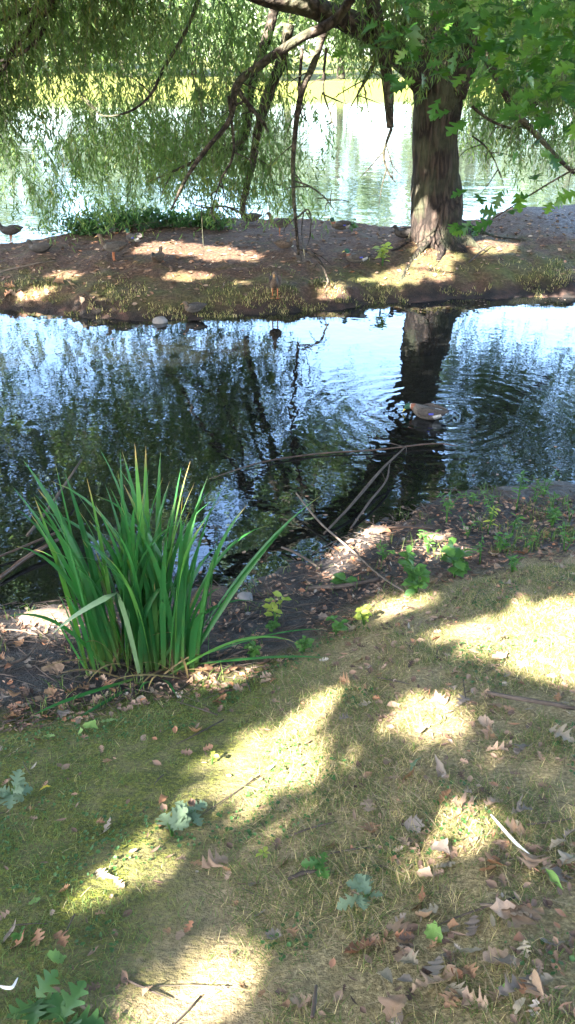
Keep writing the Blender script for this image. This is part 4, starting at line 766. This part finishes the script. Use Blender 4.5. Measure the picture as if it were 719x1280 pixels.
NAMED = [(447, 1190, 'broad', 'russet', .10, 1.2, 'large russet leaf curled in shaded grass'), (617, 1080, 'broad', 'russet', .095, 2.5, 'reddish-brown broad leaf beside the white feather'), (655, 1155, 'oak', 'tan', .13, 2.0, 'tan lobed oak leaf spread on shaded grass near the picture edge'),
 (268, 1085, 'oak', 'tan', .11, 1.6, 'pinkish-tan oak leaf with pointed lobes beside the sage seedling'), (245, 915, 'oak', 'brown', .09, .4, 'faded brown leaf half sunk in moss'), (175, 991, 'oval', 'yellowleaf', .0, 0, ''), (57, 990, 'oval', 'yellowleaf', .055, 1.5, 'bright yellow oval leaf lying on green moss'),
 (275, 879, 'oval', 'russet', .05, 1.3, 'small orange leaf on dark moss'), (113, 913, 'oval', 'greenleaf', .085, .3, 'upright pale green leaf on the mossy edge'), (135, 904, 'oval', 'greenleaf', .085, 1.9, 'pale green leaf tilted next to the upright pale green leaf'), (62, 923, 'oval', 'greenleaf', .065, .8, 'yellow-green leaf beside an orange leaf'), (100, 917, 'oval', 'greenleaf', .05, 2.3, 'small pale green leaf under the two larger ones'),
 (47, 926, 'oval', 'russet', .05, 1.6, 'orange-brown leaf next to the yellow-green leaf'), (18, 943, 'long', 'paleleaf', .08, 1.9, 'narrow whitish curled leaf near the moss edge'), (131, 1037, 'oak2', 'greyleaf', .08, 1.9, 'pale grey notched leaf on dark moss'), (205, 1005, 'oval', 'russet', .06, 1.5, 'pale orange leaf at the edge of the bright sun patch'),
 (138, 1099, 'long', 'paleleaf', .065, 1.8, 'white narrow leaf below the sage seedling'), (44, 1130, 'oval', 'greenleaf', .055, 2.4, 'small yellowish-green leaf in dark grass'), (71, 1200, 'broad', 'greenleaf', .065, 2.2, 'broad green leaf lying in dark grass'), (20, 1180, 'oval', 'russet', .075, 2.2, 'orange brown leaf by a grey leaf in dark grass'), (12, 1168, 'long', 'greyleaf', .08, 2.0, 'grey narrow leaf above the orange brown leaf'),
 (80, 1115, 'broad', 'brown', .05, .5, 'small brown leaf on moss between two green leaves'), (77, 1180, 'oak2', 'brown', .07, .3, 'dull brown leaf above the broad green leaf'), (520, 1128, 'broad', 'russet', .085, 1.8, 'orange-tan leaf on shaded lawn between lobed leaves'), (497, 1165, 'oak', 'tan', .085, .4, 'tan lobed leaf below the orange-tan leaf'), (543, 1172, 'oval', 'greenleaf', .08, 2.6, 'bright green oval leaf folded in shaded grass'), (558, 1195, 'oval', 'greyleaf', .055, .4, 'little grey leaf below the green oval leaf'),
 (590, 1163, 'oak2', 'greyleaf', .075, 1.9, 'silver-grey notched leaf in the shaded lawn'), (615, 1155, 'long', 'paleleaf', .06, 2.2, 'pale narrow leaf next to the silver-grey notched leaf'), (648, 1180, 'oval', 'russet', .045, 1.9, 'small reddish leaf below the spread tan oak leaf'), (712, 1085, 'oval', 'russet', .07, 1.9, 'orange leaf by bright green blades at the picture edge'), (692, 1105, 'long', 'greenleaf', .085, 2.2, 'bright green slender leaf in the lawn'), (663, 1085, 'oak', 'tan', .11, 2.4, 'tan oak leaf half under the white feather'),
 (640, 1245, 'oak2', 'greyleaf', .08, 1.2, 'grey lobed leaf near the bottom of the lawn'), (630, 1243, 'oval', 'greenleaf', .05, 2.4, 'yellow-green leaf tucked under the grey lobed leaf'), (185, 1245, 'oval', 'tan', .05, 2.3, 'tan curled leaf near the bottom edge'), (70, 838, 'broad', 'tan', .12, 1.5, 'large crumpled tan leaf on mud by the iris shoots'), (12, 838, 'oval', 'russet', .07, 1.6, 'glowing orange leaf on dark mud'), (28, 884, 'broad', 'greyleaf', .09, .4, 'grey broad leaf on dark mud'),
 (410, 1058, 'broad', 'tan', .06, .5, 'bright tan leaf in the sunlit grass'), (348, 1082, 'oak2', 'tan', .09, .8, 'sunlit tan leaf beside the four-leaved sprout'), (432, 903, 'oak', 'greyleaf', .07, 1.7, 'whitish lobed leaf between the sun patches'), (545, 800, 'oval', 'russet', .06, 1.5, 'orange leaf in the largest sun patch'), (505, 972, 'oval', 'brown', .10, .3, 'brown rolled leaf standing in dry grass'), (548, 968, 'long', 'greyleaf', .13, 1.6, 'long blue-grey leaf in dry grass'), (520, 962, 'long', 'sageleaf', .10, 1.8, 'sage green leaf above the long blue-grey leaf'),
 (620, 945, 'oak', 'tan', .09, 1, 'tan leaf near the grey stick'), (700, 925, 'oak', 'paleleaf', .11, .6, 'pale lobed leaf beside the end of the grey stick'), (640, 1010, 'oak', 'greyleaf', .09, .6, 'grey lobed leaf in tall shaded grass'), (565, 1020, 'broad', 'brown', .09, .9, 'brown broad leaf on bare soil'), (580, 1012, 'oak', 'tan', .10, 1.9, 'tan leaf overlapping the brown broad leaf'), (555, 1000, 'oval', 'russet', .08, 1.8, 'orange leaf on bare soil above the brown broad leaf')]
for px, py, sh, mt, sz, az, lab in NAMED:
    if sz > 0: fallen(on_ground(px, py), sh, mt, sz, az, lab)
def scatter(n, polys_px, kinds, label, group, lo=.04, hi=.095, h=near_h, sub=None):
    k = 0; done = 0
    while done < n and k < 5000:
        k += 1; q = polys_px[int(RNG.integers(len(polys_px)))]; px = RNG.uniform(q[0], q[2]); py = RNG.uniform(q[1], q[3])
        if sub and not sub(px, py): continue
        p = on_ground(px, py, h); fallen(p, RNG.choice(['oak', 'oak2', 'oval', 'broad', 'oak']), kinds[int(RNG.integers(len(kinds)))], RNG.uniform(lo, hi), RNG.uniform(0, 6.28), label, group, .22, None, h); done += 1
scatter(96, [(430, 880, 719, 1110), (480, 1060, 719, 1280), (480, 1060, 719, 1280), (430, 780, 719, 900)], ['tan', 'tan', 'greyleaf', 'brown', 'paleleaf'], 'dull brown or grey fallen leaf in the dry lawn', 'fallen leaves in the dry lawn')
scatter(26, [(0, 900, 300, 1280), (200, 1050, 470, 1280)], ['greyleaf', 'brown', 'tan', 'brown'], 'small dull fallen leaf on the mossy lawn', 'fallen leaves on the moss', .03, .06)
scatter(40, [(215, 800, 345, 862), (100, 835, 300, 880)], ['tan', 'russet', 'brown', 'tan', 'tan'], 'tan or russet dead leaf heaped around the iris base', 'dead leaves around the iris', .04, .08)
scatter(30, [(0, 800, 130, 905)], ['brown', 'greyleaf', 'tan', 'brown'], 'brown dead leaf on the dark mud by the iris shoots', 'dead leaves on the dark mud', .04, .085)
scatter(44, [(380, 655, 500, 780), (480, 690, 719, 735), (580, 640, 719, 700)], ['brown', 'tan', 'russet', 'brown', 'greyleaf'], 'dead leaf on the muddy bank among weeds and sticks', 'dead leaves on the muddy bank', .045, .095)
scatter(10, [(10, 355, 110, 382)], ['tan', 'brown', 'russet'], 'dead leaf on the bank of the island', 'dead leaves on the island bank', .10, .18, island_h)
# small litter nobody could count
def litter(n, zone, size, h, mat, name):
    X = RNG.uniform(zone[0], zone[1], n); Y = RNG.uniform(zone[2], zone[3], n); return X, Y
X = RNG.uniform(-1.9, 2.7, 26000); Y = RNG.uniform(1.0, 6.0, 26000); ysh, ygr = zones(X, Y); pr = np.where((Y < ysh - .05) & (Y > ygr - .15), .62, np.where(Y < ygr, .035 + .5 * smooth((X - .05) / .5) * (.45 + .55 * smooth((2.4 - Y) / .6)), 0)); pr *= (vnoise(X * 4, Y * 4, 88) > .28) | (X > .4) & (Y > ygr); k = RNG.uniform(0, 1, 26000) < pr; X, Y = X[k], Y[k]
P = np.stack([X, Y, near_h(X, Y) + .012], 1); VL, FL = [], []; off = 0
for s_, w in enumerate((OAK2, OVAL, LONG)):
    vt, ft = leaf_shape(w, .5, .4); q = P[s_::3]; D = np.stack([RNG.normal(0, 1, len(q)), RNG.normal(0, 1, len(q)), RNG.normal(0, .15, len(q))], 1); VV = put(vt - [0, .5, 0], q, D, RNG.normal(0, .3, q.shape) + [0, 0, 1], RNG.uniform(.015, .055, len(q)) ** 1.0); VL.append(VV.reshape(-1, 3)); FL.append((ft[None] + (np.arange(len(q)) * len(vt))[:, None, None]).reshape(-1, 4) + off); off += len(VV) * len(vt)
props(link('leaf_litter', np_mesh('leaf_litter', np.vstack(VL), np.vstack(FL), M['litter'])), 'crumbled brown leaf litter over mud and lawn', 'leaf litter', None, 'stuff')
X = RNG.uniform(-6, 7, 2600); Y = RNG.uniform(11, 16.5, 2600); P = np.stack([X, Y, island_h(X, Y) + .015], 1); P = P[(P[:, 2] > .12)]; vt, ft = leaf_shape(OVAL, .5, .4)
VV = put(vt - [0, .5, 0], P, RNG.normal(0, 1, P.shape) * [1, 1, .15], RNG.normal(0, .3, P.shape) + [0, 0, 1], RNG.uniform(.04, .10, len(P)))
props(link('island_litter', np_mesh('island_litter', VV.reshape(-1, 3), (ft[None] + (np.arange(len(P)) * len(vt))[:, None, None]).reshape(-1, 4), M['litter'])), 'small fallen leaves strewn over the island soil', 'leaf litter', None, 'stuff')
n = 1000; X = RNG.uniform(-1.9, 2.7, n * 4); Y = RNG.uniform(1.0, 6.2, n * 4); ysh, ygr = zones(X, Y); k = (Y < ysh + .25) & (Y > ygr - .1) | (RNG.uniform(0, 1, n * 4) < .04) & (Y < ygr); X, Y = X[k], Y[k]; tw = []
for x, y in zip(X, Y):
    a = RNG.uniform(0, 6.28); L = RNG.uniform(.03, .16); q = np.array([(x + math.cos(a) * L * t + RNG.normal(0, .004), y + math.sin(a) * L * t + RNG.normal(0, .004), 0) for t in (-1, 0, 1)]); q[:, 2] = near_h(q[:, 0], q[:, 1]) + .006 + RNG.uniform(0, .012); r = RNG.uniform(.0012, .004); tw.append(tube(q, [r, r, r * .5], 4, 4))
v, f = join(tw); props(link('twig_litter', np_mesh('twig_litter', v, f, M['stick'], True)), 'broken bits of twig strewn over the mud', 'twig litter', None, 'stuff')
# ------------------------------------------------------------------ feathers
def feather(pts, w, label):
    P = np.array([on_ground(*p) + [0, 0, p2] for p, p2 in pts]); o = P[0].copy(); e = empty('feather', o, label, 'feather'); C = catmull(P - o, 14); v, f = tube(C, np.linspace(.0016, .0005, 14), 5); link('quill', np_mesh('quill', v, f, M['feather'], True), e)
    T = unit(np.gradient(C, axis=0)); s = unit(np.cross(T, [0, -.5, 1])); ww = w * np.sin(np.linspace(.15, 3.0, 14)) ** .6; V = np.stack([C - s * ww[:, None] + [0, 0, .002], C + [0, 0, .0015], C + s * ww[:, None] * .6 + [0, 0, .002]], 1).reshape(-1, 3); F_ = []
    for i in range(13): b = i * 3; F_ += [(b, b + 1, b + 4, b + 3), (b + 1, b + 2, b + 5, b + 4)]
    link('vane', np_mesh('vane', V, F_, M['feather'], True), e)
feather([((612, 1027), .03), ((628, 1045), .025), ((645, 1062), .02), ((664, 1076), .015)], .007, 'white feather lying among tan leaves on the lawn')
feather([((0, 1236), .01), ((8, 1240), .015), ((17, 1239), .015), ((24, 1228), .02)], .006, 'small curved white feather at the bottom corner')
# ------------------------------------------------------------------ grass
def grass(n, x0, x1, y0, y1, dens, hmin, hmax, mat, name, wid=.0028, lay=.9):
    X = RNG.uniform(x0, x1, n); Y = RNG.uniform(y0, y1, n); k = RNG.uniform(0, 1, n) < dens(X, Y); X, Y = X[k], Y[k]; n = len(X); Z = near_h(X, Y); L = RNG.uniform(hmin, hmax, n) * RNG.uniform(.6, 1, n); az = RNG.uniform(0, 6.28, n); ln = np.abs(RNG.normal(.45, .4, n)) * lay; dx, dy = np.cos(az), np.sin(az)
    P0 = np.stack([X, Y, Z - .004], 1); V = []
    for t, wv in ((0, 1), (.4, .9), (.75, .6), (1, .06)):
        hx = L * (ln * t + .45 * lay * t * t); hz = L * (t - .3 * lay * t * t) / np.sqrt(1 + ln ** 2); c = P0 + np.stack([dx * hx, dy * hx, hz], 1); sd = np.stack([-dy, dx, dx * 0], 1) * (wid * wv * RNG.uniform(.7, 1.3, n))[:, None]; V += [c - sd * .5, c + sd * .5]
    V = np.stack(V, 1).reshape(-1, 3); b = (np.arange(n) * 8)[:, None, None]; q = np.array([(0, 1, 3, 2), (2, 3, 5, 4), (4, 5, 7, 6)]); return V, (b + q[None]).reshape(-1, 4)
def gdens(base):
    def f(X, Y):
        ysh, ygr = zones(X, Y); return base(X, Y) * (Y < ygr + .12 * (vnoise(X * 5, Y * 5, 14) - .3)) * np.clip(2.6 * (vnoise(X * 3.2, Y * 3.2, 31) * .6 + vnoise(X * 9, Y * 9, 32) * .4 - .28), .03, 1)
    return f
v, f = grass(210000, -1.5, 2.4, .9, 4.6, gdens(lambda X, Y: .015 + .8 * smooth((X + .35 - (Y - 2.2) * .2) / .7)), .02, .062, None, 'g', .0019, 1.15)
props(link('dry_grass', np_mesh('dry_grass', v, f, M['straw'])), 'thin dry straw-coloured grass of the sunny lawn', 'grass', None, 'stuff')
v, f = grass(260000, -1.5, 2.4, .9, 4.6, gdens(lambda X, Y: .46 + .35 * smooth((1.75 - Y) / .5) + .3 * smooth((X - .1) / .5) * (vnoise(X * 2, Y * 2, 66) > .45)), .012, .05, None, 'g', .002)
props(link('green_grass', np_mesh('green_grass', v, f, M['blade'])), 'short green grass growing through the moss', 'grass', None, 'stuff')
v, f = grass(75000, -1.5, 2.4, .9, 4.9, gdens(lambda X, Y: .02 + .85 * smooth((X + .3) / .7)), .02, .055, None, 'g', .0022, 2.2)
props(link('thatch', np_mesh('thatch', v, f, M['thatch'])), 'matted brown dead grass lying flat on the lawn', 'grass', None, 'stuff')
X = RNG.uniform(-1.5, 2.4, 16000); Y = RNG.uniform(.9, 4.4, 16000); k = (vnoise(X * 3.5, Y * 3.5, 71) > .66) & (Y < zones(X, Y)[1]); X, Y = X[k], Y[k]; P = np.stack([X, Y, near_h(X, Y) + RNG.uniform(.004, .022, len(X))], 1); vt, ft = leaf_shape(BROAD, .2, .25)
VV = put(vt, P, RNG.normal(0, 1, P.shape) * [1, 1, .3], RNG.normal(0, .35, P.shape) + [0, 0, 1], RNG.uniform(.008, .02, len(P))); props(link('clover', np_mesh('clover', VV.reshape(-1, 3), (ft[None] + (np.arange(len(P)) * len(vt))[:, None, None]).reshape(-1, 4), M['darkweed'])), 'tiny round clover-like leaves in patches of the lawn', 'clover', None, 'stuff')
def blades(X, Y, h, L, mat, name, lab, cat, w=.006):
    n = len(X); Z = h(X, Y); az = RNG.uniform(0, 6.28, n); d = np.stack([np.cos(az), np.sin(az), az * 0], 1) * RNG.uniform(.1, .9, n)[:, None]; V = []
    for t, wv in ((0, 1), (.5, .8), (1, .05)):
        c = np.stack([X, Y, Z - .01], 1) + d * (L * t * t)[:, None] + np.stack([X * 0, X * 0, L * (t - .35 * t * t)], 1); s = np.stack([-d[:, 1], d[:, 0], X * 0], 1); s = unit(s) * (w * wv); V += [c - s, c + s]
    V = np.stack(V, 1).reshape(-1, 3); b = (np.arange(n) * 6)[:, None, None]; props(link(name, np_mesh(name, V, (b + np.array([(0, 1, 3, 2), (2, 3, 5, 4)])[None]).reshape(-1, 4), mat)), lab, cat, None, 'stuff')
X = RNG.uniform(-6, 7, 60000); ne = np.interp(X, NEX, NEY); Y = ne + np.abs(RNG.normal(.15, .55, len(X))); k = (.4 * vnoise(X * 1.7 + .4 * Y, Y * 2.3, 91) + .35 * vnoise(X * 5 + Y, Y * 6, 92) + .25 * vnoise(X * 14, Y * 14, 94) > .60) & (RNG.uniform(0, 1, len(X)) < .4); blades(X[k], Y[k], island_h, RNG.uniform(.02, .10, k.sum()), M['straw'], 'island_grass', 'thin ragged grass along the island bank', 'grass', .004)
X = RNG.uniform(-1.9, 2.9, 9000); ysh, ygr = zones(X, X * 0); ysh = np.interp(X, SHX, SHY); ygr = np.interp(X, GRX, GRY); Y = ygr + RNG.uniform(0, 1, len(X)) ** 1.5 * (ysh - ygr); k = (vnoise(X * 5, Y * 5, 93) > .62) & (RNG.uniform(0, 1, len(X)) < .25 + .75 * smooth((X - .6) / .5)); blades(X[k], Y[k], near_h, RNG.uniform(.04, .16, k.sum()), M['blade'], 'shore_grass', 'scattered grass blades on the muddy shore', 'grass', .0025)
n = 420; X = RNG.uniform(-6, 7, n); Y = np.where(RNG.uniform(0, 1, n) < .5, np.interp(X, NEX, NEY) - np.abs(RNG.normal(0, .35, n)) - .05, np.interp(X, SHX, SHY) + np.abs(RNG.normal(0, .45, n))); P = np.stack([X, Y, X * 0 + .004], 1); vt, ft = leaf_shape(OVAL, .12, .05)
VV = put(vt, P, RNG.normal(0, 1, P.shape) * [1, 1, 0], RNG.normal(0, .04, P.shape) + [0, 0, 1], RNG.uniform(.012, .05, n)); props(link('floating_leaves', np_mesh('floating_leaves', VV.reshape(-1, 3), (ft[None] + (np.arange(n) * len(vt))[:, None, None]).reshape(-1, 4), M['litter'])), 'small dead leaves floating along the pond margins', 'floating leaves', None, 'stuff')
# ------------------------------------------------------------------ light
w = bpy.data.worlds.new('World'); S.world = w; w.use_nodes = True; nt = w.node_tree; bg = nt.nodes['Background']; sk = nt.nodes.new('ShaderNodeTexSky'); sk.sky_type = 'NISHITA'; sk.sun_disc = False
sk.sun_elevation = EL; sk.sun_rotation = math.atan2(SUN[0], SUN[1]); sk.dust_density = 2.0; sk.air_density = 1.0; nt.links.new(sk.outputs[0], bg.inputs[0]); bg.inputs[1].default_value = .085
sl = bpy.data.lights.new('sun', 'SUN'); sl.energy = 5.0; sl.angle = R(.55); sl.color = (1, .93, .82); so = bpy.data.objects.new('sun', sl); COL.objects.link(so); so.rotation_mode = 'QUATERNION'; so.rotation_quaternion = Vector(SUN).to_track_quat('Z', 'Y')
# ------------------------------------------------------------------ camera and output
cam = bpy.data.cameras.new('camera'); co = bpy.data.objects.new('camera', cam); COL.objects.link(co); co.location = EYE; co.rotation_euler = (math.pi / 2 - PITCH, 0, 0); cam.sensor_fit = 'VERTICAL'; cam.sensor_height = 36; cam.lens = 36 * F / 1280; cam.clip_end = 4000; cam.clip_start = .05; S.camera = co
S.view_settings.view_transform = 'Standard'; S.view_settings.look = 'None'; S.view_settings.gamma = 1; S.view_settings.exposure = 4.5
S.render.engine = 'CYCLES'; S.cycles.max_bounces = 7; S.cycles.transparent_max_bounces = 12; S.cycles.caustics_reflective = False; S.cycles.caustics_refractive = False
S.cycles.use_denoising = True; S.cycles.sample_clamp_indirect = 6
